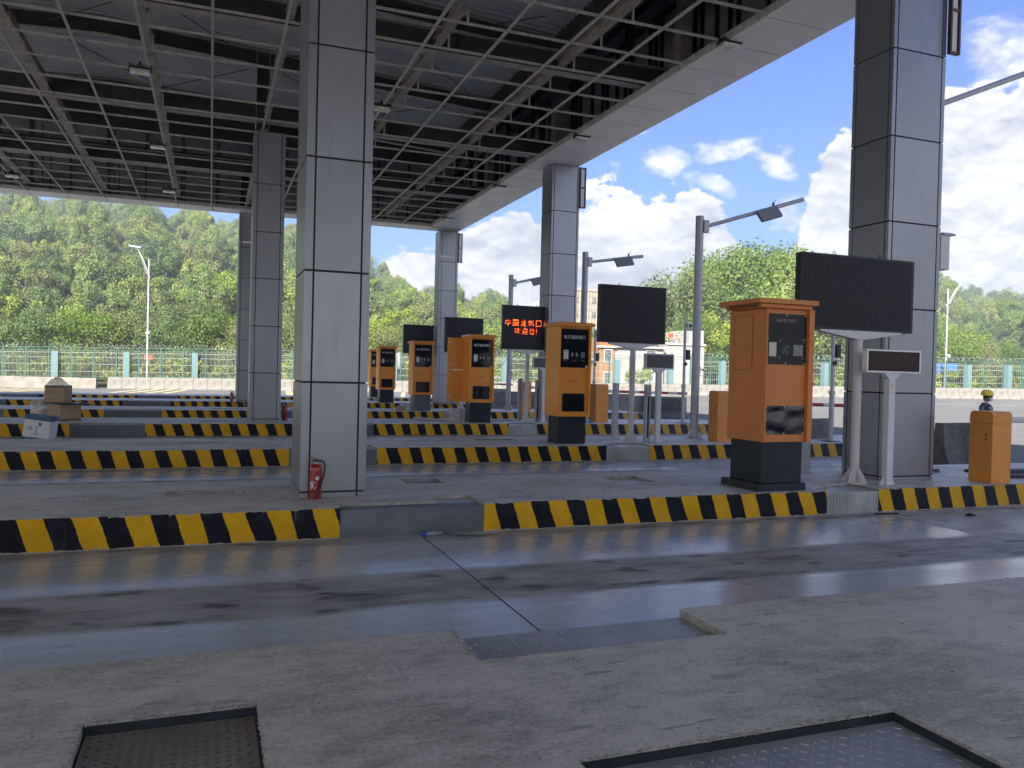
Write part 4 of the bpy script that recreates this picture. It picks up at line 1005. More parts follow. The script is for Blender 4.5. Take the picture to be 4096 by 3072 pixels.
barr('dark stained concrete barrier behind the barrier machine at far right',jd,17.35,14.4,R(4))
barr('blackened concrete barrier block left of the thin camera pole, nearer the display post',jd,18.7,33.2,R(50)); barr('blackened concrete barrier block touching the thin camera pole on its left',jd,20.0,33.0,R(-48))
barr('pale sunlit concrete barrier behind the barrier machine with the striped arm',jl,20.3,38.0,R(12)); barr('grey concrete barrier behind the third lamp pole',jd,13.9,38.3,R(8)); barr('grey concrete barrier beside the far lamp pole at the fifth island',jd,16.0,38.6,R(-6))
barr('mottled concrete barrier right of the far kiosk pillars',jl,15.9,45.9,R(5))
# row of barriers in front of the fence, following it
x=-8.2; i=0; ang=-math.atan(.291)
labs=['worn concrete barrier in the long row below the fence']
while x<86:
    o=barr('worn concrete barrier segment in the long row below the green fence',jm[i%4],x+.6,FY(x+.6)+.3,ang,'concrete barriers in a row below the fence'); o.location.z=zrow(x+.6)-.01; x+=1.145; i+=1
for a,b,lab in((-34,-20.2,'long pale concrete wall section at the left edge of the picture'),(-20.15,-8.85,'long pale concrete wall section ending at the gap before the barrier row')):
    mb=MB(); mb.prism([(-.28,0),(.28,0),(.2,.4),(.15,.98),(-.15,.98),(-.2,.4)],a,b,axis='x'); o=mb.build('concrete_wall',M_wall); o.rotation_euler=(0,0,ang)
    xm=(a+b)/2; o.location=(xm-xm*math.cos(ang),FY(xm)+.3-xm*math.sin(ang),zrow(xm)-.02); tag(o,lab,'wall')
# ------------------------------------------------------------------ fence
fn=thing('mesh_fence','long green mesh fence with pale teal pillars and a razor wire coil on top','fence',(0,0,0))
FB,FT=.05,2.42
def FP(x): return FY(x)+2.3
pm_=MB().box(-.05,.05,-.05,.05,0,FT+.25-FB).mesh('fence_post',M_green)
tm=MB().box(-.25,.25,-.25,.25,0,FT-.12-FB+.4).mesh('pillar',M_teal)
posts=[-16.93+1.835*k for k in range(-6,58)]
def gz(x): return zrow(x)+.88   # the bank climbs slowly to the right
for x in posts: put('fence_post',pm_,fn,loc=(x,FP(x),FB+gz(x)))
arm_=MB().bar((0,0,0),(0,-.22,.32),.04,.04).mesh('wire_bracket',M_green)
for x in posts: put('wire_bracket',arm_,fn,loc=(x,FP(x),FT+.24+gz(x)))
for x in (-24,-18.4,-12.71,-6.91,-1.29,4.3,9.9,15.5,20.6,25.12,30,35.03,39.85,44.57,49.3,54.05,58.6,63.2,67.58,71.45,75.4,79.4,83.5): put('pillar',tm,fn,loc=(x,FP(x)-.15,FB-.4+gz(x)))
rl=MB().box(0,1.835/math.cos(ang),-.02,.02,0,.035).mesh('rail',M_green)
def railz(z,me,nm):
    for a,b in zip(posts[:-1],posts[1:]):
        o=put(nm,me,fn,loc=(a,FP(a),z+gz(a))); o.rotation_euler=(0,-math.atan(.0112),ang)
for z in(FB+.05,FT-.02,FT+.20): railz(z,rl,'rail')
mb=MB(); x=posts[0]
while x<posts[-1]:
    z=gz(x); mb.box(x-.008,x+.008,FP(x)-.006,FP(x)+.006,FB+.08+z,FT+z); x+=.11 if x<40 else .18
for a,b in zip(posts[:-1],posts[1:]):
    for z in(.5,1.15,1.75,2.15): mb.bar((a,FP(a)-.012,FB+z+gz(a)),(b,FP(b)-.012,FB+z+gz(b)),.012,.028)
mb.build('wire_mesh',M_wire,fn,kind='stuff')
mb=MB(); x=posts[0]
p0=None; a=0; k=0
while x<posts[-1]:
    r_=.24; p=Vector((x+.04*math.sin(a*3.1),FP(x)-.12+r_*math.cos(a),FT+.34+gz(x)+r_*math.sin(a)))
    if p0 is not None: mb.cyl(p0,p,.010,n=3,caps=False)
    p0=p; a+=R(36); x+=.045+.012*math.sin(x*1.7)
mb.build('razor_wire_coil',M_coil,fn,kind='stuff')
# ------------------------------------------------------------------ extinguishers
def extinguisher(label,x,y,rz=0,h=1.):
    t=thing('fire_extinguisher',label,'extinguisher',(x,y,0),rz,'fire extinguishers beside the columns'); r=.075
    MB().lathe([(r*.96,0),(r,.01),(r,.07),(r*.985,.075),(r,.08),(r,.365),(r*.97,.385),(r*.8,.412),(r*.45,.428),(r*.28,.432)],28).build('cylinder',M_red,t,smooth=True)
    MB().lathe([(.03,.432),(.024,.445),(.02,.452)],14).build('neck_ring',M_silver,t,smooth=True)
    mb=MB(); mb.box(-.022,.022,-.016,.016,.452,.482); mb.bar((-.0,0,.487),(-.10,-.0,.535),.014,.006); mb.bar((0,0,.478),(-.08,0,.470),.016,.006); mb.bar((-.08,0,.470),(-.125,0,.452),.016,.006); mb.cyl((0,-.014,.488),(0,.014,.488),.012,n=8); mb.build('valve_handle',mat('valve_brown',(.06,.03,.025),.4),t)
    pts=[]
    for i in range(15):
        u=i/14
        P0,P1,P2,P3=Vector((.02,0,.466)),Vector((.19,-.01,.50)),Vector((.075,-.07,.22)),Vector((-.005,-.092,.055))
        p=(1-u)**3*P0+3*(1-u)**2*u*P1+3*(1-u)*u*u*P2+u**3*P3; 
        d=Vector((p.x,p.y)); 
        if p.z<.43 and d.length<r+.013: d=d.normalized()*(r+.013); p=Vector((d.x,d.y,p.z))
        pts.append(p)
    MB().tube(pts,.011,8).build('hose',M_rubber,t,smooth=True); MB().cyl(pts[-1],pts[-1]+Vector((-.014,-.004,-.045)),.014,n=10).build('nozzle',M_rubber,t)
    MB().lathe([(r+.002,.062),(r+.002,.07)],28).build('strap',M_rubber,t)
    # labels wrapped on the drum
    def wrap(u0,u1,z0,z1,a0,mt,nm,fn_=None):
        mb=MB(); n=10
        for i in range(n):
            for j in range(n):
                u,v=(i+.5)/n,(j+.5)/n
                if (u-.5)**2+(v-.5)**2>.25: continue
                q=[]
                for du,dv in((0,0),(1,0),(1,1),(0,1)):
                    A=a0+(u0+(u1-u0)*(i+du)/n)/r; q.append(((r+.0012)*math.sin(A),-(r+.0012)*math.cos(A),z0+(z1-z0)*(j+dv)/n))
                mb.quad(*q)
        mb.build(nm,mt,t)
    wrap(-.021,.021,.235,.285,R(8),M_white,'round_sticker')
    V,F=text_mesh('R',.02); mb=MB(); a0=R(-34)
    for v in V:
        A=a0+(v[0]-.33)*.085/r; mb.v.append(((r+.0012)*math.sin(A),-(r+.0012)*math.cos(A),.172+(v[1]-.35)*.10))
    mb.f=list(F); mb.m=[0]*len(F); n=26
    for i in range(n):
        a,b=2*math.pi*i/n,2*math.pi*(i+1)/n
        if i in(0,1,12,13,19,20): continue
        q=[]
        for A,rr_ in((a,.046),(b,.046),(b,.051),(a,.051)):
            th=a0+rr_*math.cos(A)/r; q.append(((r+.0013)*math.sin(th),-(r+.0013)*math.cos(th),.172+rr_*math.sin(A)))
        mb.quad(*q)
    mb.build('logo',M_print,t)
    return t
e1=extinguisher('red fire extinguisher in front of the nearest column',1.235,10.07)
e2=dup(e1,'red fire extinguisher right of the second column in the left row, hose on its left',(2.13,25.15,0),R(180)); e2.scale=(1.05,1.05,1.05)
e3=dup(e1,'darker small looking fire extinguisher left of the farthest left column',(.93,38.5,0),R(5))
e4=tag(MB().box(0,.26,0,.2,0,.42).build('red_cabinet',mat('red_cabinet_paint',(.6,.03,.02),.4),bevel=.01),'small bright red box at the right edge of the nearest column, far island','box'); e4.location=(6.62,38.9,.16)
q=tag(MB().box(0,.34,0,.25,0,.155).build('plinth_block',M_conc),'grey block under the small red box','block'); q.location=(6.58,38.87,0)
# ------------------------------------------------------------------ cartons
def carton(label,loc,w,d,h,rz,mt,par=None,rot=None):
    t=thing('carton',label,'carton',loc,rz,'cartons left on the third island'); 
    if rot: t.rotation_euler=rot
    MB().box(-w/2,w/2,-d/2,d/2,.03,h-.03).build('box_walls',mt,t,bevel=.004)
    return t
c1=carton('brown cardboard carton standing on the island under the other brown carton',(-3.78,25.3,0),.62,.60,.47,R(-52),M_carton)
c2=carton('brown cardboard carton stacked on top, open bag of clear plastic on it',(-3.92,25.25,.475),.48,.66,.48,R(-10),M_carton)
for c_,w,d,h in((c1,.62,.60,.47),(c2,.48,.66,.48)):
    MB().box(-w/2-.002,w/2+.002,-d/2-.002,d/2+.002,0,.032).build('bottom_tape',M_tape,c_); MB().box(-w/2-.002,w/2+.002,-d/2-.002,d/2+.002,h-.045,h).build('top_tape',M_tape,c_)
    for s,z,hh in(('LED显示屏',h*.60,.05),('此面向上 小心轻放',h*.28,.035)):
        text('print',s,-w*.28,w*.28,z,-d/2-.0035,M_cardprint,c_,h=hh)
    o=MB(); o.box(-.02,.02,-d/2-.004,-d/2-.0032,h*.10,h*.14); o.build('print',M_cardprint,c_)
def crumple(name,label,loc,w,d,h,seed,cat='plastic',par=None):
    mb=MB(); rr=random.Random(seed); n=12; g=[]
    for j in range(n+1):
        for i in range(n+1):
            u,v=i/n*2-1,j/n*2-1
            z=h*max(0,(1-abs(u)**2.5)*(1-abs(v)**2.5))*(.75+.35*rr.random()); mb.v.append((u*w/2+rr.uniform(-.01,.01),v*d/2+rr.uniform(-.01,.01),z))
    for j in range(n):
        for i in range(n): a=j*(n+1)+i; mb.f.append((a,a+1,a+n+2,a+n+1)); mb.m.append(0)
    return mb
o=crumple('plastic_bag','',None,.46,.62,.22,2).build('plastic_bag',M_plastic); o.location=(-3.96,25.3,.958); o.rotation_euler=(0,0,R(-10)); tag(o,'crumpled clear plastic bag lying on the upper brown carton','plastic bag')
o=crumple('plastic_film','',None,.42,.55,.10,5).build('plastic_film',M_plastic); o.location=(-4.36,25.1,.30); o.rotation_euler=(R(90),0,R(10)); tag(o,'crumpled clear plastic film hanging left of the lower brown carton','plastic film')
o=crumple('black_flap','',None,.5,.4,.06,8).build('plastic_film',M_tape); o.location=(-3.25,25.0,.44); o.rotation_euler=(0,R(8),R(20)); tag(o,'black plastic flap sticking out right between the two brown cartons','plastic film')
c3=carton('white and blue carton tilted on the lane in front of the brown cartons',(-3.88,22.5,ROAD),.60,.46,.60,R(-8),M_wcarton); c3.rotation_euler=(0,R(7),R(-12)); c3.location=(-3.9,22.5,ROAD+.03); 
MB().box(-.302,.302,-.232,.232,-.002,.078).build('blue_band',M_blue,c3); MB().box(-.302,.302,-.232,.232,.50,.575).build('blue_lid',M_blue,c3); MB().box(-.31,.31,-.24,.24,.575,.60).build('lid_top',M_blue,c3)
MB().box(.03,.10,-.2335,-.2322,.37,.45).build('print',M_blue,c3); text('print','i5',-.20,-.11,.30,-.2335,M_slate,c3,h=.10); text('print','CE',-.22,-.14,.04,-.2338,M_white,c3); text('print','LED',-.03,.02,.25,-.2335,M_slate,c3,h=.2)
# broken concrete crumbs that roughen the cut edges
mb=MB(); g_=random.Random(78)
def crumb(x,y,z,s0,s1):
    s_=g_.uniform(s0,s1); M_=Euler((g_.uniform(-.5,.5),g_.uniform(-.5,.5),g_.uniform(0,6.28))).to_matrix().to_4x4(); M_.translation=Vector((x,y,z)); mb.obox(M_,s_*g_.uniform(1,2.4),s_,s_*.5)
for (a,b,c,d) in HOLES[0]+HOLES[1]:
    for i in range(150): crumb(g_.uniform(a,b),d+g_.gauss(0,.004),-.002,.004,.014)
    for i in range(90): y_=g_.uniform(c,d); crumb(a-abs(g_.gauss(0,.004)),y_,-.002,.004,.013); crumb(b+abs(g_.gauss(0,.004)),y_,-.002,.004,.013)
for i in range(110): crumb(1.43-abs(g_.gauss(0,.006)),g_.uniform(4.2,4.77),-.003,.004,.018); crumb(g_.uniform(1.43,3.07),4.22-abs(g_.gauss(0,.004)),-.002,.003,.010)
for i in range(500):
    x=g_.uniform(-4,13)
    if any(a<x<b for a,b in PL[1]): continue
    crumb(x,9.334+g_.gauss(0,.004),-.002,.004,.016)
for i in range(200): x=g_.uniform(-2,7); crumb(x,4.768,-.003,.004,.014) if not 1.43<x<3.07 else None
mb.build('concrete_crumbs',M_concedge,kind='stuff'); tag(bpy.data.objects['concrete_crumbs'],'crumbled concrete along the cut edges of pits and kerbs','rubble')
# grit swept along the kerbs and pits
mb=MB(); g_=random.Random(77)
for i in range(700):
    q_=g_.random()
    if q_<.35: x=g_.uniform(-3,12); y=9.33-abs(g_.gauss(0,.10))-.02; z=ROAD
    elif q_<.45: x=g_.uniform(-2,7); y=g_.uniform(2.7,4.7); z=0; 
    elif q_<.8: x=g_.uniform(-3,12); y=g_.uniform(4.9,9.3); z=ROAD
    else: x=g_.uniform(-2,12); y=g_.uniform(9.7,11.8); z=0
    if z==0 and any(h[0]-.02<x<h[1]+.02 and h[2]-.02<y<h[3]+.02 for h in HOLES[0]+HOLES[1]): continue
    if z==0 and y>4.2 and y<4.8 and 1.4<x<3.1: continue
    s_=g_.uniform(.003,.007)*(1 if g_.random()<.93 else 2); a=g_.uniform(0,6); M_=Matrix.Rotation(a,4,'Z'); M_.translation=Vector((x,y,z+s_*.3)); mb.obox(M_,s_*g_.uniform(1,2),s_,s_*.7)
o=mb.build('grit',mat('grit_stone',(.13,.12,.11),.9,var=.4,vs_=30),kind='stuff'); tag(o,'small stones and grit scattered on the lane and islands','grit')
# bits lying about
o=MB().cyl((0,0,.035),(.17,.03,.035),.028,n=12).cyl((.17,.03,.035),(.25,.045,.035),.014,n=10).build('plastic_bottle',[mat('bottle_plastic',(.30,.31,.33),.1,spec=.7)],smooth=True); o.location=(2.36,9.17,ROAD); tag(o,'crushed plastic bottle with a blue label lying against the front tread plate','bottle')
MB().cyl((-.0,0,.035),(.05,.008,.035),.03,n=12).build('bottle_label',mat('blue_label',(.02,.08,.5),.4),o)
o=MB().cyl((0,0,.04),(.34,.0,.04),.04,n=12).cyl((.34,0,.04),(.5,.0,.04),.02,n=10).build('plastic_bottle',mat('clear_bottle',(.6,.62,.65),.1,alpha=.7),smooth=True); o.location=(6.3,26.0,.0); tag(o,'clear plastic bottle lying on the third island','bottle')
o=MB().box(0,.36,0,.25,0,.17).build('carton',M_carton); o.location=(7.0,31.6,0); tag(o,'small flat brown carton left of the film wrapped pillar','carton')
def coil(label,x,y,r,h,n,mt,z=0,rr=.018):
    mb=MB(); g=random.Random(int(x*7))
    for k in range(n):
        zz=z+rr+k*h/n; rad=r*g.uniform(.88,1.06); ox,oy=g.uniform(-.03,.03),g.uniform(-.03,.03); m_=20
        for i in range(m_):
            a,b=2*math.pi*i/m_,2*math.pi*(i+1)/m_; mb.cyl((ox+rad*math.cos(a),oy+rad*math.sin(a),zz+.012*math.sin(a*2+k)),(ox+rad*math.cos(b),oy+rad*math.sin(b),zz+.012*math.sin(b*2+k)),rr,n=5,caps=False)
    o=mb.build('cable_coil',mt); o.location=(x,y,0); return tag(o,label,'coil')
coil('coil of pale hose standing left of the kiosk with open doors',7.42,24.75,.19,.42,12,mat('pale_hose',(.55,.54,.48),.5))
coil('stack of grey wire coils behind the largest kiosk',15.9,17.9,.30,.55,16,mat('grey_wire',(.22,.22,.23),.4))
def cable(label,pts,r=.012,mt=M_rubber):
    P=[]; 
    for i in range(len(pts)-1):
        p0=Vector(pts[max(0,i-1)]);p1=Vector(pts[i]);p2=Vector(pts[i+1]);p3=Vector(pts[min(len(pts)-1,i+2)])
        for k in range(6):
            u=k/6; P.append(.5*((2*p1)+(-p0+p2)*u+(2*p0-5*p1+4*p2-p3)*u*u+(-p0+3*p1-3*p2+p3)*u**3))
    P.append(Vector(pts[-1])); o=MB().tube(P,r,6).build('cable',mt); return tag(o,label,'cable')
cable('black cable hanging down a sensor post and across the third island',[(10.27,26.2,1.3),(10.33,26.2,.8),(10.3,26.0,.25),(9.9,25.6,.02),(9.3,25.3,.02),(8.7,24.9,.02),(8.4,24.6,.015)])
cable('thin cable running along the fourth island to the left kiosk',[(6.0,32.4,.015),(6.5,32.2,.1),(6.8,32.0,.02),(7.4,31.9,.02),(7.6,31.8,.02)],.01)
cable('thin cable slung from the third lamp pole to the fence side',[(12.2,32.6,2.6),(11.9,32.9,2.0),(11.4,33.2,1.6),(11.0,33.4,1.5)],.01)
cable('blue and white cable ends behind the tall orange kiosk',[(11.3,23.95,.02),(11.6,24.1,.1),(11.9,24.0,.02),(11.7,24.25,.05),(12.2,24.3,.02)],.012,mat('blue_cable',(.15,.25,.5),.5))
o=MB().box(0,.55,0,.05,0,.06).build('timber_piece',mat('old_timber',(.12,.10,.09),.8,var=.4,vs_=9)); o.location=(11.8,10.95,0); o.rotation_euler=(0,0,R(-12)); tag(o,'dark timber offcut on the island right of the near right column','timber')
for i,(x,y) in enumerate(((12.95,9.9),(12.9,10.5))):
    o=MB().box(0,1.5,0,.34,0,.05).build('steel_cover',M_rubbermat); o.location=(x,y,0); o.rotation_euler=(0,0,R(-6)); tag(o,('front' if i==0 else 'rear')+' dark steel cover lying on the island at the right picture edge','cover')
o=MB().box(0,.4,0,.03,0,.02).build('steel_strip',M_black); o.location=(9.2,9.16,ROAD); o.rotation_euler=(0,0,R(-8)); tag(o,'black steel strip on the lane below the right tread plate','strip')
o=crumple('leaf','',None,.14,.10,.04,3).build('dry_leaf',M_black); o.location=(10.6,8.75,ROAD+.005); tag(o,'small black scrap on the rough lane at right','scrap')
# ------------------------------------------------------------------ far street lamps
def street_lamp(label,x,y,h,side):
    t=thing('street_lamp',label,'street lamp',(x,y,ROAD),0,'white street lamps beyond the fence')
    MB().cyl((0,0,0),(0,0,h),.10,.055,n=12).build('pole',M_lamppost,t,smooth=True)
    pts=[Vector((-side*.25,0,h-1.7)),Vector((side*.5,0,h-.9)),Vector((side*1.3,0,h-.1)),Vector((side*2.2,0,h+.55)),Vector((side*2.8,0,h+.85))] if side else []
    if abs(side)<1.0: pass
    MB().tube(pts,.04,6).build('arm',M_lamppost,t); MB().tube([Vector((-side*.25,0,h-1.5)),Vector((side*.35,0,h-1.4)),Vector((side*1.0,0,h-.7)),Vector((side*2.2,0,h+.5))],.025,6).build('arm',M_lamppost,t)
    M_=Matrix.Rotation(R(-18*side),4,'Y'); M_.translation=Vector((side*3.2,0,h+.98)); MB().obox(M_,1.0,.3,.14).build('lamp_head',mat('lamp_head_paint',(.45,.58,.72),.4),t,bevel=.05)
    MB().cyl((0,-.1,h*.42),(0,-.35,h*.42),.16,n=10).build('camera_dome',M_white,t)
    return t
street_lamp('white street lamp with its arm to the left in front of the wooded hillside',-5.25,78.3,11.3,-.36)
street_lamp('white street lamp with a curved arm to the right of the near right column',66.4,58.0,11.1,.72)
# ------------------------------------------------------------------ buildings
def bld_box(t,x0,x1,y0,y1,z0,z1,mt,name='wall'): return MB().box(x0,x1,y0,y1,z0,z1).build(name,mt,t)
M_hw=mat('white_render',(.30,.29,.28),.8,var=.1,vs_=.6,dirt=.66,dirts=.5,dirtcol=(.35,.33,.3)); M_ho=mat('ochre_render',(.26,.13,.05),.8,var=.1,vs_=1)
M_tr=mat('window_trim',(.36,.36,.35),.7); M_win=mat('window_pane',(.05,.06,.07),.1,spec=.7); M_grille=mat('window_grille',(.25,.25,.25),.5)
def window(t,x,z,w,h,y,grille=True):
    f=MB(); e=.12; f.box(x-w/2-e,x+w/2+e,y-.12,y-.002,z-h/2-e,z-h/2); f.box(x-w/2-e,x+w/2+e,y-.12,y-.002,z+h/2,z+h/2+e); f.box(x-w/2-e,x-w/2,y-.12,y-.002,z-h/2,z+h/2); f.box(x+w/2,x+w/2+e,y-.12,y-.002,z-h/2,z+h/2)
    w_=f.build('window',M_tr,t); MB().box(x-w/2,x+w/2,y-.03,y-.004,z-h/2,z+h/2).build('pane',M_win,w_)
    if grille:
        g=MB(); 
        for i in range(1,6): g.box(x-w/2+i*w/6-.015,x-w/2+i*w/6+.015,y-.10,y-.07,z-h/2,z+h/2)
        for i in range(1,4): g.box(x-w/2,x+w/2,y-.105,y-.075,z-h/2+i*h/4,z-h/2+i*h/4+.03)
        g.build('grille',M_grille,w_)
HY=92.
t=thing('house','ochre and white two storey house behind the fence under the square display board','house',(0,0,.24)); t.scale=(.85,.85,.85)
bld_box(t,46.3,48.5,HY,HY+8,-.4,6.4,M_ho); bld_box(t,45.9,48.6,HY-.3,HY-.01,5.15,5.4,M_tr,'balcony_band'); bld_box(t,48.51,55.8,HY+.2,HY+8,-.4,5.25,M_hw); bld_box(t,48.6,56.0,HY-.25,HY+8.1,5.251,5.5,M_tr,'roof_edge'); bld_box(t,52.4,55.6,HY+1.5,HY+7,5.51,6.9,M_ho,'roof_room')
window(t,47.5,4.1,.9,1.5,HY); window(t,47.5,1.2,.9,1.5,HY); window(t,53.9,4.55,1.3,.8,HY+.2)
MB().box(44.3,46.59,HY+1,HY+4,3.6,3.75).build('canopy_slab',M_hw,t)
t=thing('house','white house with a bamboo roof frame right of the ochre house','house',(0,0,.24)); t.scale=(.85,.85,.85)
bld_box(t,56.6,62.6,HY+1,HY+9,-.4,6.1,M_hw); bld_box(t,56.5,62.7,HY+.8,HY+.99,5.9,6.2,M_tr,'parapet'); bld_box(t,60.3,62.6,HY+1.2,HY+6,6.11,8.0,M_hw,'roof_room'); window(t,61.5,2.6,1.2,1.0,HY+1); window(t,56.3+1.2,3.8,.5,.7,HY+1)
mb=MB()
for i in range(7): mb.bar((56.2+i*.55,HY+1.5,6.4),(56.6+i*.55,HY+4,7.3+.1*i),.06,.06)
for i in range(3): mb.bar((56.0,HY+1.6+i,6.5+i*.3),(60.2,HY+1.6+i,7.3+i*.3),.07,.07)
mb.build('bamboo_frame',mat('bamboo',(.5,.38,.2),.7),t)
t=thing('apartment_block','pale unfinished apartment block on the hillside behind the tall grey column','building',(0,0,0))
bx,by=106,225; M_pale=mat('pale_block_render',(.30,.265,.22),.8)
bld_box(t,bx-6,bx+10,by,by+12,0,27.5,M_pale); bld_box(t,bx-6.4,bx+10.4,by-.4,by+12.3,27.5,28,M_pale,'roof_edge')
for fz in range(4):
    for i in range(5): window(t,bx-4+i*3,24.6-fz*4.4,1.3,1.9,by,False)
mb=MB()
for i in range(18): mb.bar((bx-6.2+i*.95,by-1.3,8),(bx-6.2+i*.95,by-1.3,28.3),.09,.09)
for i in range(9): mb.bar((bx-6.4,by-1.3,10+i*2.1),(bx+10.2,by-1.3,10+i*2.1),.09,.09)
mb.build('scaffold',mat('bamboo',(.5,.38,.2),.7),t)
o=MB().box(0,2.1,0,.12,0,2.65).build('blue_hoarding',M_bluesheet); o.location=(67.0,59.5,1.0); o.rotation_euler=(0,0,ang); tag(o,'bright blue sheet metal hoarding behind the fence right of the near right column','hoarding')
# flags
for lab,x,y,z in(('small red flag above the white house roof',48.3,79,5.4),('small orange red flag behind the fence at left',-5.6,79.6,1.3)):
    t=thing('flag',lab,'flag',(x,y,z)); MB().cyl((0,0,-1),(0,0,1.3),.025,n=6).build('flag_pole',M_silver,t); MB().box(.03,.7,-.005,.005,.7,1.15).build('flag_cloth',mat('flag_red',(.36,.06,.035),.8),t)
# parked vans behind the fence
def van(label,x,y,mt,w=4.6,h=1.9):
    t=thing('parked_van',label,'van',(x,y,zrow(x)+.25),0,'vehicles parked behind the fence')
    MB().prism([(0,.35),(w,.35),(w,1.0),(w-.35,1.15),(w-1.15,h),(0.15,h),(0,h-.25)],0,1.75).build('body',mt,t,bevel=.05)
    MB().prism([(.35,1.15),(w-.62,1.15),(w-1.25,h-.13),(.45,h-.13)],-.012,1.762).build('window',M_win,t)
    for xx in(.8,w-.9):
        for yy in(-.02,1.57): o=MB().cyl((xx,yy,.33),(xx,yy+.2,.33),.33,n=18).build('wheel',M_rubber,t); MB().cyl((xx,yy-.01,.33),(xx,yy+.005,.33),.19,n=14).build('rim',M_silver,o)
    return t
van('white van parked behind the fence left of the lit display post',25.6,75.5,M_hw); van('silver van parked behind the fence, right of the white one',30.4,76,mat('silver_paint',(.45,.46,.47),.3,metal=.4),4.4,1.7); van('white car behind the fence seen just right of the nearest column',8.6,88,M_hw,4.4,1.55)
t=thing('road_sign','tall white sign panel behind the fence between two kiosks','sign',(15.6,73.6,0.3)); MB().box(0,.9,0,.05,.3,2.9).build('sign_panel',M_hw,t); MB().cyl((.1,.08,-.3),(.1,.08,3),.04).cyl((.8,.08,-.3),(.8,.08,3),.04).build('post',M_lamppost,t)
# ------------------------------------------------------------------ terrain
def lerp_tab(tab,a):
    if a<=tab[0][0]: return tab[0][1]
    for (a0,v0),(a1,v1) in zip(tab[:-1],tab[1:]):
        if a<=a1: return v0+(v1-v0)*(a-a0)/(a1-a0)
    return tab[-1][1]
RE=[(-60,8),(-20,10.5),(-12,10.1),(-6,10.4),(0,9.9),(5,9.4),(8,8.6),(10,7.4),(11.2,6.4),(13,5.6),(15,5.3),(17,5.4),(19.5,4.6),(21.5,4.0),(25,2.8),(28,2.2),(31,2.0),(36,3.0),(41,4.2),(45,6.5),(48,6.9),(49.8,6.0),(50.9,4.9),(52,5.4),(54,6.2),(60,7.5),(80,6),(110,8)]
R0=[(-60,112),(-10,112),(0,108),(5,106),(12,104),(18,108),(24,122),(29,170),(36,150),(41,140),(46,140),(55,150),(110,170)]
R1=[(-60,360),(0,340),(10,310),(20,330),(28,380),(36,420),(45,470),(60,520),(110,520)]
def terr(x,y):
    r=math.hypot(x,y); a=math.degrees(math.atan2(x,y)); r0=lerp_tab(R0,a); r1=lerp_tab(R1,a); E=lerp_tab(RE,a)
    top=r1*math.tan(R(E))-7.0+1.6
    u=(r-r0)/(r1-r0)
    zb=zrow(max(-30,min(90,x)))+.25
    if u<=0: return zb
    u=min(u,1.35); s=u*(1.25-.25*u) if u<=1 else 1-(u-1)*.6
    bump=3.5*math.sin(a*1.9+r*.013)*min(1,u*2)*(1 if u<.9 else max(0,(1-u)/.1))+1.8*math.sin(a*4.3+1.2)*math.sin(r*.04)*min(1,u*3)*(1-min(1,u))
    return zb+max(0,top*s+bump)*1.0
mb=MB(); na,nr=150,60; A0,A1=-40,75
rs=[]
for j in range(nr+1):
    rs.append(86+ (620-86)*(j/nr)**1.35)
for i in range(na+1):
    a=R(A0+(A1-A0)*i/na); rb=77.6/max(.3,math.cos(a)+.291*math.sin(a))
    for r_ in rs:
        r_=rb+(r_-86)/(620-86)*(680-rb); x,y=r_*math.sin(a),r_*math.cos(a); mb.v.append((x,y,terr(x,y)))
for i in range(na):
    for j in range(nr): b=i*(nr+1)+j; mb.f.append((b,b+1,b+nr+2,b+nr+1)); mb.m.append(0)
mb.build('hills',M_soil,smooth=True,kind='structure')
mb=MB(); S=2200; mb.quad((-S,-S,-1.6),(S,-S,-1.6),(S,S,-1.6),(-S,S,-1.6)); mb.build('ground',mat('dry_grass_ground',(.13,.13,.06),.95,var=.3,vs_=.3),kind='structure')
mb=MB(); mb.quad((-60,FY(-60)+3.5,zrow(-60)+.1),(100,FY(100)+3.5,zrow(100)+.1),(100,FY(100)+6,zrow(100)+.25),(-60,FY(-60)+6,zrow(-60)+.25)); 
# verge strip between the barrier row and the foot of the hills
mb.build('verge',mat('verge_grass',(.17,.19,.06),.95,var=.35,vs_=.8),kind='structure')
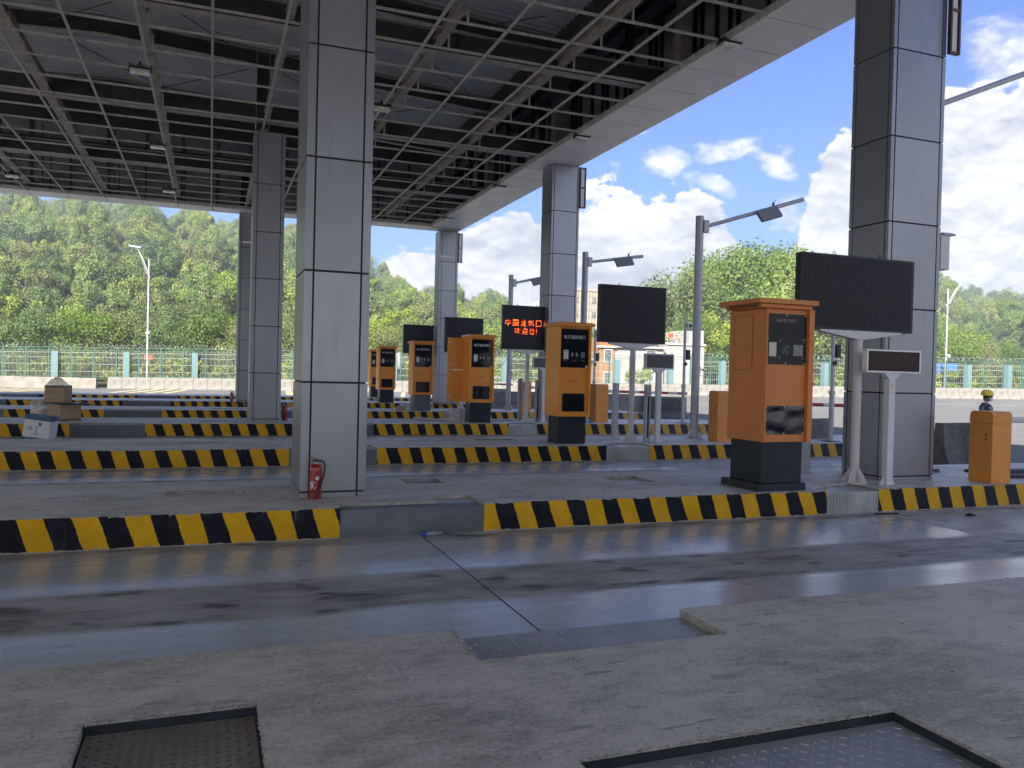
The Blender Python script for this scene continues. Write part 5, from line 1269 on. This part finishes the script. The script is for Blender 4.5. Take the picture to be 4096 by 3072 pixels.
# ------------------------------------------------------------------ trees
def crown_mesh(name,seed,mt,w=1.,h=1.,nclump=26,per=60,leaf=.085,shape='round',core=.35):
    rr=random.Random(seed); nv=Vector
    mb=MB(); cl=[]
    for k in range(nclump):
        while True:
            p=nv((rr.uniform(-1,1),rr.uniform(-1,1),rr.uniform(-1,1)))
            if p.length<1: break
        p=p.normalized()*(p.length**.45)
        if shape=='round': c=nv((p.x*.72*w,p.y*.72*w,.56*h+p.z*.38*h)); r_=rr.uniform(.18,.38)*w
        elif shape=='cone':
            z=rr.random(); q=(1-z)*.42*w+.03; a=rr.uniform(0,6.28); c=nv((math.cos(a)*q,math.sin(a)*q,(.12+z*.86)*h)); r_=(.10+.14*(1-z))*w
        else: c=nv((p.x*.85*w,p.y*.85*w,.62*h+p.z*.25*h)); r_=rr.uniform(.16,.28)*w
        cl.append((c,r_))
    V=[];F=[]
    for c,r_ in cl:
        for i in range(per):
            d=nv((rr.gauss(0,1),rr.gauss(0,1),rr.gauss(0,1)*.8+.25)).normalized()
            p=c+d*r_*rr.uniform(.55,1.1)
            nrm=(d+nv((rr.uniform(-.9,.9),rr.uniform(-.9,.9),rr.uniform(-.5,.9)))).normalized()
            t1=nrm.orthogonal().normalized(); t2=nrm.cross(t1); a=rr.uniform(0,6.28); s=leaf*rr.uniform(.6,1.4)
            e1=(t1*math.cos(a)+t2*math.sin(a))*s; e2=(-t1*math.sin(a)+t2*math.cos(a))*s*.62
            b=len(V); V+= [tuple(p-e1),tuple(p-e2*.9),tuple(p+e1),tuple(p+e2*.9)]; F.append((b,b+1,b+2,b+3))
    me=bpy.data.meshes.new(name); me.from_pydata(V,[],F); me.materials.append(mt); me.update(); return me
def trunk_mesh(seed,h=1.,r=.035,limbs=5):
    rr=random.Random(seed); mb=MB(); p=Vector((0,0,-.05)); q=Vector((rr.uniform(-.03,.03),rr.uniform(-.03,.03),.45*h)); mb.cyl(p,q,r,r*.6,n=7); mb.cyl(q,Vector((q.x*1.5,q.y*1.5,.85*h)),r*.6,r*.2,n=6)
    for i in range(limbs):
        a=i*2.4+rr.random(); z=rr.uniform(.3,.55)*h; s=Vector((q.x*z/.45,q.y*z/.45,z)); e=s+Vector((math.cos(a)*.4,math.sin(a)*.4,.28*h)); mb.cyl(s,e,r*.4,r*.12,n=5)
    return mb.mesh('trunk',M_bark)
CR=[crown_mesh('crown',s,m_,w=.56,h=1.0,nclump=int(n*.7),per=260,leaf=lf*.5,shape=sh) for s,m_,n,lf,sh in((1,M_leaf,30,.045,'round'),(2,M_leaf,26,.05,'round'),(3,M_leaf2,28,.045,'round'),(4,M_leaf3,28,.045,'round'),(5,M_leaf,22,.045,'flat'),(6,M_leaf2,24,.05,'flat'))]
CRN=[crown_mesh('crown',s,m_,w=.56,h=1.0,nclump=n,per=420,leaf=.0125,shape=sh) for s,m_,n,sh in((11,M_leaf2,44,'round'),(12,M_leaf3,44,'round'),(13,M_leaf,40,'round'),(14,M_leaf2,40,'flat'))]
CONE=crown_mesh('crown',21,M_leaf,w=.7,h=1.,nclump=60,per=150,leaf=.018,shape='cone')
TR=[trunk_mesh(s) for s in range(4)]
def tree(lab,x,y,h,crown,group,wk=1.,name='leafy_tree',z=None,k=0):
    t=thing(name,lab,'tree',(x,y,terr(x,y)-.2 if z is None else z),rnd.uniform(0,6.28),group); t.scale=(h*wk,h*wk,h)
    put('crown',crown,t); put('trunk',TR[k%4],t); return t
def pol(az,r): return r*math.sin(R(az)),r*math.cos(R(az))
def ht(az,r,el):   # height of a tree whose top stands at elevation el
    x,y=pol(az,r); return r*math.tan(R(el))+1.6-terr(x,y)
# big trees right of the tall grey pole
BT=[(31.6,118,5.2,0,'slender tree at the left end of the clump, right of the square display board'),(32.3,112,7.0,1,'dense tree just left of the tall grey pole, crown above the camera pole'),(33.2,124,7.9,2,'tree behind the tall grey pole in the large clump'),
 (34.6,115,6.6,0,'bushy tree just right of the tall grey pole'),(35.2,128,8.2,1,'tall tree rising between the grey pole and the largest kiosk'),(36.2,120,8.7,0,'tall bright tree directly left of the highest crown'),(37.6,126,9.1,3,'highest crown of the clump, above the largest kiosk'),
 (39.2,118,8.0,2,'broad tree behind the top of the largest kiosk'),(40.3,124,8.6,0,'tree crown left of the widest display board top'),(41.6,116,7.6,1,'tree behind the left edge of the widest display board'),(33.9,104,4.2,0,'low bright bush tree beside the white house'),(36.4,104,4.0,3,'low tree behind the fence left of the largest kiosk'),(43.2,120,5.6,2,'tree behind the post of the widest display board'),(35.4,106,5.0,3,'mid height tree in front of the clump behind the largest kiosk'),(32.0,106,3.2,0,'low round tree above the white house roof'),(38.5,108,5.5,0,'mid height tree hidden behind the largest kiosk')]
for i,(a,r_,e,c_,lab) in enumerate(BT):
    x,y=pol(a,r_); tree(lab,x,y,ht(a,r_,e),CRN[c_],'big trees in the clump behind the white house',.95,k=i)
# round trees right behind the fence at left
LT=[(-15,100,3.2),(-12.3,98,2.9),(-10.6,97,3.3),(-9.0,98,2.7),(-7.4,96,3.3),(-5.8,98,3.4),(-4.2,97,3.0),(-2.6,96,3.1),(-.9,99,4.3),(.7,97,3.7),(2.2,96,3.0),(4.0,99,3.4),(6.0,98,3.2),(7.8,97,3.0),(9.6,98,3.4),(11.4,97,2.9),(13.4,99,3.3),(15.4,100,3.0)]
wd=['first','second','third','fourth','fifth','sixth','seventh','eighth','ninth','tenth','eleventh','twelfth','thirteenth','fourteenth','fifteenth','sixteenth','seventeenth','eighteenth']
for i,(a,r_,e) in enumerate(LT):
    x,y=pol(a,r_); tree('round olive tree close behind the fence, %s from the left of its row'%wd[i],x,y,ht(a,r_,e),CRN[[1,1,2,1,0][i%5]],'round trees close behind the fence',1.15,k=i)
# far right foreground trees
RT=[(47.6,125,3.8),(48.8,120,3.2),(49.6,128,3.4),(50.6,122,2.6),(51.8,128,2.4),(53.0,126,2.1),(54.4,128,2.2),(46.4,122,3.6),(45.2,124,3.4)]
for i,(a,r_,e) in enumerate(RT):
    x,y=pol(a,r_); tree('bright green tree behind the fence right of the near right column, %s from the left'%wd[i],x,y,ht(a,r_,e),CRN[[0,3,0,1][i%4]],'green trees behind the fence at far right',1.1,k=i)
# conifers and skyline trees
for a,r_,e,c_,lab,nm in((11.3,300,7.5,CONE,'dark pointed conifer on the skyline right of the nearest column','conifer_tree'),(19.3,300,5.8,CONE,'broad pointed conifer on the ridge left of the third lamp pole','conifer_tree'),(9.9,300,8.2,CRN[2],'skyline tree left of the pointed conifer','leafy_tree'),(21.2,290,4.6,CRN[2],'rounded skyline tree between the third lamp pole and the right column','leafy_tree'),(14.6,305,5.9,CRN[1],'skyline tree left of the farthest right column','leafy_tree'),(50.2,430,5.8,CRN[2],'round skyline tree left of the notch at far right','leafy_tree'),(51.9,430,5.9,CRN[2],'dark skyline tree right of the notch at far right','leafy_tree')):
    x,y=pol(a,r_); tree(lab,x,y,max(9,ht(a,r_,e)),c_,'trees standing out on the skyline',1.0,nm)
# hillside wood
pts=[]; g=random.Random(5)
for a0,a1,step in((-17,31,4.8),(31,58,6.8)):
    aa=a0
    r_=100
    while r_<560:
        st=step*(1+ (r_-100)/500)
        na_=int(R(a1-a0)*r_/st)
        for i in range(na_):
            a=a0+(a1-a0)*(i+g.random())/na_; rr_=r_+g.uniform(-.5,.5)*st
            if rr_<lerp_tab(R0,a)+2 or rr_>lerp_tab(R1,a)*1.06: continue
            if 24<a<31 and rr_<150: continue
            pts.append((a,rr_))
        r_+=st*.95
g.shuffle(pts)
pts.sort(key=lambda q:q[1])
ind=[];rest=[]
for q in pts:
    (ind if (len(ind)<230 and -13<q[0]<30.5 and g.random()<.55) else rest).append(q)
for i,(a,r_) in enumerate(ind):
    x,y=pol(a,r_); h=g.uniform(5.6,8.8)
    t=thing('hill_tree','broadleaf tree in the dense wood covering the hillside beyond the fence','tree',(x,y,terr(x,y)-.6),g.uniform(0,6.28),'trees of the wood on the hillside'); s=h; k_=g.uniform(.82,1.05); t.scale=(s*k_,s*k_,s)
    put('crown',CR[g.choice([0,0,1,2,3,3,4,5])],t); put('trunk',TR[i%4],t)
# the remaining wood as one mass
me=bpy.data.meshes.new('wood_points'); me.from_pydata([(pol(a,r_)[0],pol(a,r_)[1],terr(*pol(a,r_))-.6) for a,r_ in rest],[],[])
protos=bpy.data.collections.new('wood_crowns')
for i,cm in enumerate(CR): protos.objects.link(bpy.data.objects.new('crown_kind',cm))
wo=put('hillside_wood',me,kind='stuff'); tag(wo,'dense broadleaf wood covering the hills behind the fence','wood')
gt=bpy.data.node_groups.new('scatter','GeometryNodeTree'); gt.interface.new_socket('Geometry',in_out='INPUT',socket_type='NodeSocketGeometry'); gt.interface.new_socket('Geometry',in_out='OUTPUT',socket_type='NodeSocketGeometry')
gi=gt.nodes.new('NodeGroupInput'); go=gt.nodes.new('NodeGroupOutput'); ip=gt.nodes.new('GeometryNodeInstanceOnPoints'); ci=gt.nodes.new('GeometryNodeCollectionInfo')
ci.inputs['Collection'].default_value=protos; ci.inputs['Separate Children'].default_value=True; ci.inputs['Reset Children'].default_value=True
ip.inputs['Pick Instance'].default_value=True
def rv(dt,lo,hi,seed):
    n=gt.nodes.new('FunctionNodeRandomValue'); n.data_type=dt; n.inputs['Seed'].default_value=seed
    if dt=='FLOAT_VECTOR': n.inputs[0].default_value=lo; n.inputs[1].default_value=hi; return n.outputs[0]
    n.inputs[2].default_value=lo; n.inputs[3].default_value=hi; return n.outputs[1]
sc1=rv('FLOAT_VECTOR',(4.6,4.6,5.4),(7.4,7.4,8.4),1); ro1=rv('FLOAT_VECTOR',(0,0,0),(0,0,6.28),2)
gt.links.new(gi.outputs[0],ip.inputs['Points']); gt.links.new(ci.outputs[0],ip.inputs['Instance']); gt.links.new(sc1,ip.inputs['Scale']); gt.links.new(ro1,ip.inputs['Rotation']); gt.links.new(ip.outputs[0],go.inputs[0])
md=wo.modifiers.new('scatter','NODES'); md.node_group=gt
# shrubs right behind the fence
SH=[crown_mesh('foliage',s,M_shrub,w=.62,h=1.,nclump=20,per=60,leaf=.06) for s in(31,32)]
g=random.Random(11)
k=0; x=-17.
while x<80:
    y=FP(x)+1.2+g.uniform(0,1.5); h=g.uniform(1.5,2.5)
    if not(34<x<44 and g.random()<.5):
        t=thing('shrub','yellow green shrub growing just behind the fence','shrub',(x,y,-.55+gz(x)),g.uniform(0,6.28),'shrubs growing behind the fence'); t.scale=(h*1.0,h*1.0,h); put('foliage',SH[k%2],t); k+=1
    x+=g.uniform(1.2,2.6)
# banana plants by the white house
lf=MB()
for i in range(8):
    a=i*.8; 
    for s in range(5):
        u0,u1=s/5,(s+1)/5
        def bp_(u): return Vector((math.cos(a)*u*1.1,math.sin(a)*u*1.1,1.3+1.6*u-1.3*u*u))
        w0,w1=.26*math.sin(math.pi*min(1,u0+.08)),.26*math.sin(math.pi*min(.98,u1+.02)); n=Vector((-math.sin(a),math.cos(a),0)); p,q=bp_(u0),bp_(u1); lf.quad(p-n*w0,q-n*w1,q+n*w1,p+n*w0)
bm_=lf.mesh('leaf',M_leaf2)
for i,(x,y) in enumerate(((51.2,75.4),(53.2,75.7),(55.2,75.2))):
    t=thing('banana_plant','%s banana plant in front of the white house wall'%['left','middle','right'][i],'plant',(x,y,.2),i*1.1,'banana plants by the white house'); t.scale=(1.5,1.5,1.35); put('leaves',bm_,t); MB().cyl((0,0,-.3),(0,0,1.35),.1,.07,n=8).build('stem',M_leaf3,t)
# ------------------------------------------------------------------ workman
def person():
    t=thing('person','workman in yellow helmet, face mask and camouflage jacket behind the right barrier machine','person',(17.05,13.75,ROAD),R(-122))
    # local frame: faces +Y... rotated so that he looks to the right of the picture
    V=[(0,0,.98),(0,.0,1.12),(0,.0,1.30),(0,-.01,1.46),(0,0,1.55),
       (.10,0,.92),(.12,.02,.52),(.12,-.02,.10),(.12,.14,.05),
       (-.10,0,.92),(-.12,-.02,.52),(-.12,-.05,.10),(-.12,.11,.05),
       (.19,-.01,1.43),(.25,-.02,1.16),(.27,.10,.93),(.27,.15,.86),
       (-.19,-.01,1.43),(-.26,-.03,1.16),(-.25,.13,.96),(-.24,.19,.90)]
    E=[(0,1),(1,2),(2,3),(3,4),(0,5),(5,6),(6,7),(7,8),(0,9),(9,10),(10,11),(11,12),(3,13),(13,14),(14,15),(15,16),(3,17),(17,18),(18,19),(19,20)]
    Rr=[(.17,.12),(.165,.115),(.19,.125),(.15,.10),(.058,.06),(.095,.10),(.068,.07),(.05,.05),(.045,.035),(.095,.10),(.068,.07),(.05,.05),(.045,.035),(.075,.075),(.052,.052),(.038,.038),(.035,.022),(.075,.075),(.052,.052),(.038,.038),(.035,.022)]
    me=bpy.data.meshes.new('body'); me.from_pydata(V,E,[]); o=put('body',me,t)
    sk=o.modifiers.new('s','SKIN'); 
    for i,r_ in enumerate(Rr): me.skin_vertices[0].data[i].radius=r_
    me.skin_vertices[0].data[0].use_root=True
    su=o.modifiers.new('u','SUBSURF'); su.levels=2; su.render_levels=2
    dg=bpy.context.evaluated_depsgraph_get(); nm=bpy.data.meshes.new_from_object(o.evaluated_get(dg)); o.modifiers.clear(); o.data=nm; nm.name='body'
    skin=mat('skin',(.36,.19,.12),.55); camo=bpy.data.materials.new('camouflage'); camo.use_nodes=True; ct=camo.node_tree; tc=ct.nodes.new('ShaderNodeTexCoord'); n=ct.nodes.new('ShaderNodeTexNoise'); n.inputs['Scale'].default_value=9; n.inputs['Detail'].default_value=3; ct.links.new(tc.outputs['Object'],n.inputs['Vector'])
    ct.links.new(RAMP(ct,n.outputs[0],[(.0,(.03,.04,.06)),(.46,(.16,.19,.22)),(.54,(.42,.45,.47)),(.62,(.07,.09,.12))],'CONSTANT'),ct.nodes['Principled BSDF'].inputs['Base Color']); ct.nodes['Principled BSDF'].inputs['Roughness'].default_value=.85
    for m_ in(camo,skin,M_rubber): nm.materials.append(m_)
    for p in nm.polygons:
        z=p.center.z; p.use_smooth=True
        p.material_index=1 if (z>1.515 or (abs(p.center.x)>.2 and z<.93 and p.center.y>.08)) else (2 if z<.09 else 0)
    # head
    mb=MB(); prof=[(.02,-.115),(.055,-.10),(.072,-.05),(.078,0),(.080,.05),(.068,.09),(.035,.118),(.005,.122)]
    mb.lathe(prof,20,(0,0,0)); h=mb.build('head',skin,t,smooth=True); h.location=(0,.02,1.665); h.scale=(1,1.2,1)
    MB().prism([(-.012,-.02),(.012,-.02),(.006,.03),(-.006,.03)],.072,.094).build('nose',skin,h)
    for s in(1,-1): MB().lathe([(.004,-.03),(.016,-.015),(.018,.01),(.008,.03)],8,(s*.078,-.005,-.005)).build('ear',skin,h); MB().cyl((s*.028,.064,.018),(s*.028,.071,.018),.011,n=8).build('eye',M_black,h)
    m_=MB(); nn=10
    for j in range(6):
        for i in range(nn+1):
            a=R(-75+150*i/nn); zz=-.095+.085*j/5; rr_=.083+.012*math.sin(math.pi*j/5)*math.cos(a); m_.v.append((rr_*math.sin(a),rr_*math.cos(a),zz))
    for j in range(5):
        for i in range(nn): b=j*(nn+1)+i; m_.f.append((b,b+1,b+nn+2,b+nn+1)); m_.m.append(0)
    m_.build('face_mask',mat('mask_blue',(.55,.62,.72),.8),h)
    hel=mat('helmet_yellow',(.80,.58,.02),.35,coat=.3)
    he=MB().lathe([(.108,0),(.112,.02),(.108,.06),(.090,.10),(.055,.128),(.012,.138)],24).build('helmet',hel,t,smooth=True); he.location=(0,.012,1.705); he.scale=(1,1.22,1); he.rotation_euler=(R(-4),0,0)
    b=MB(); 
    for i in range(24):
        a,b2=2*math.pi*i/24,2*math.pi*(i+1)/24
        def rr2(a): return .135+.028*max(0,math.sin(a))
        b.quad((.104*math.cos(a),.104*math.sin(a),.006),(.104*math.cos(b2),.104*math.sin(b2),.006),(rr2(b2)*math.cos(b2),rr2(b2)*math.sin(b2),-.006),(rr2(a)*math.cos(a),rr2(a)*math.sin(a),-.006))
    b.build('helmet_brim',hel,he)
    MB().lathe([(.082,-.03),(.086,0),(.084,.03)],18).build('hair',M_black,h).scale=(1,.9,1)
    for s,(hx,hy,hz) in((1,(.27,.16,.84)),(-1,(-.24,.20,.88))):
        f=MB()
        for i,(dx,l_) in enumerate(((-.024,.060),(-.008,.070),(.008,.066),(.024,.052))): f.cyl((hx+dx*.3,hy+dx,hz),(hx+dx*.4,hy+dx+.012,hz-l_*.6),.0085,n=6); f.cyl((hx+dx*.4,hy+dx+.012,hz-l_*.6),(hx+dx*.4-s*.012,hy+dx+.014,hz-l_),.0078,n=6)
        f.cyl((hx-s*.01,hy+.03,hz+.02),(hx-s*.03,hy+.055,hz-.015),.010,.008,n=6); f.build('fingers',skin,t)
    MB().box(.10,.16,.10,.16,1.14,1.20).build('radio',M_black,t)
person()
# ------------------------------------------------------------------ haze
hz=MB().box(-420,640,-40,640,-2.7,96).build('haze',[],kind='stuff')
hm_=bpy.data.materials.new('haze'); hm_.use_nodes=True; t_=hm_.node_tree; t_.nodes.remove(t_.nodes['Principled BSDF'])
pv=t_.nodes.new('ShaderNodeVolumePrincipled'); pv.inputs['Color'].default_value=(.80,.87,.96,1); pv.inputs['Density'].default_value=.0010; pv.inputs['Anisotropy'].default_value=.2
t_.links.new(pv.outputs[0],t_.nodes['Material Output'].inputs['Volume']); hz.data.materials.append(hm_)
tag(hz,'thin bluish haze filling the valley air','haze')
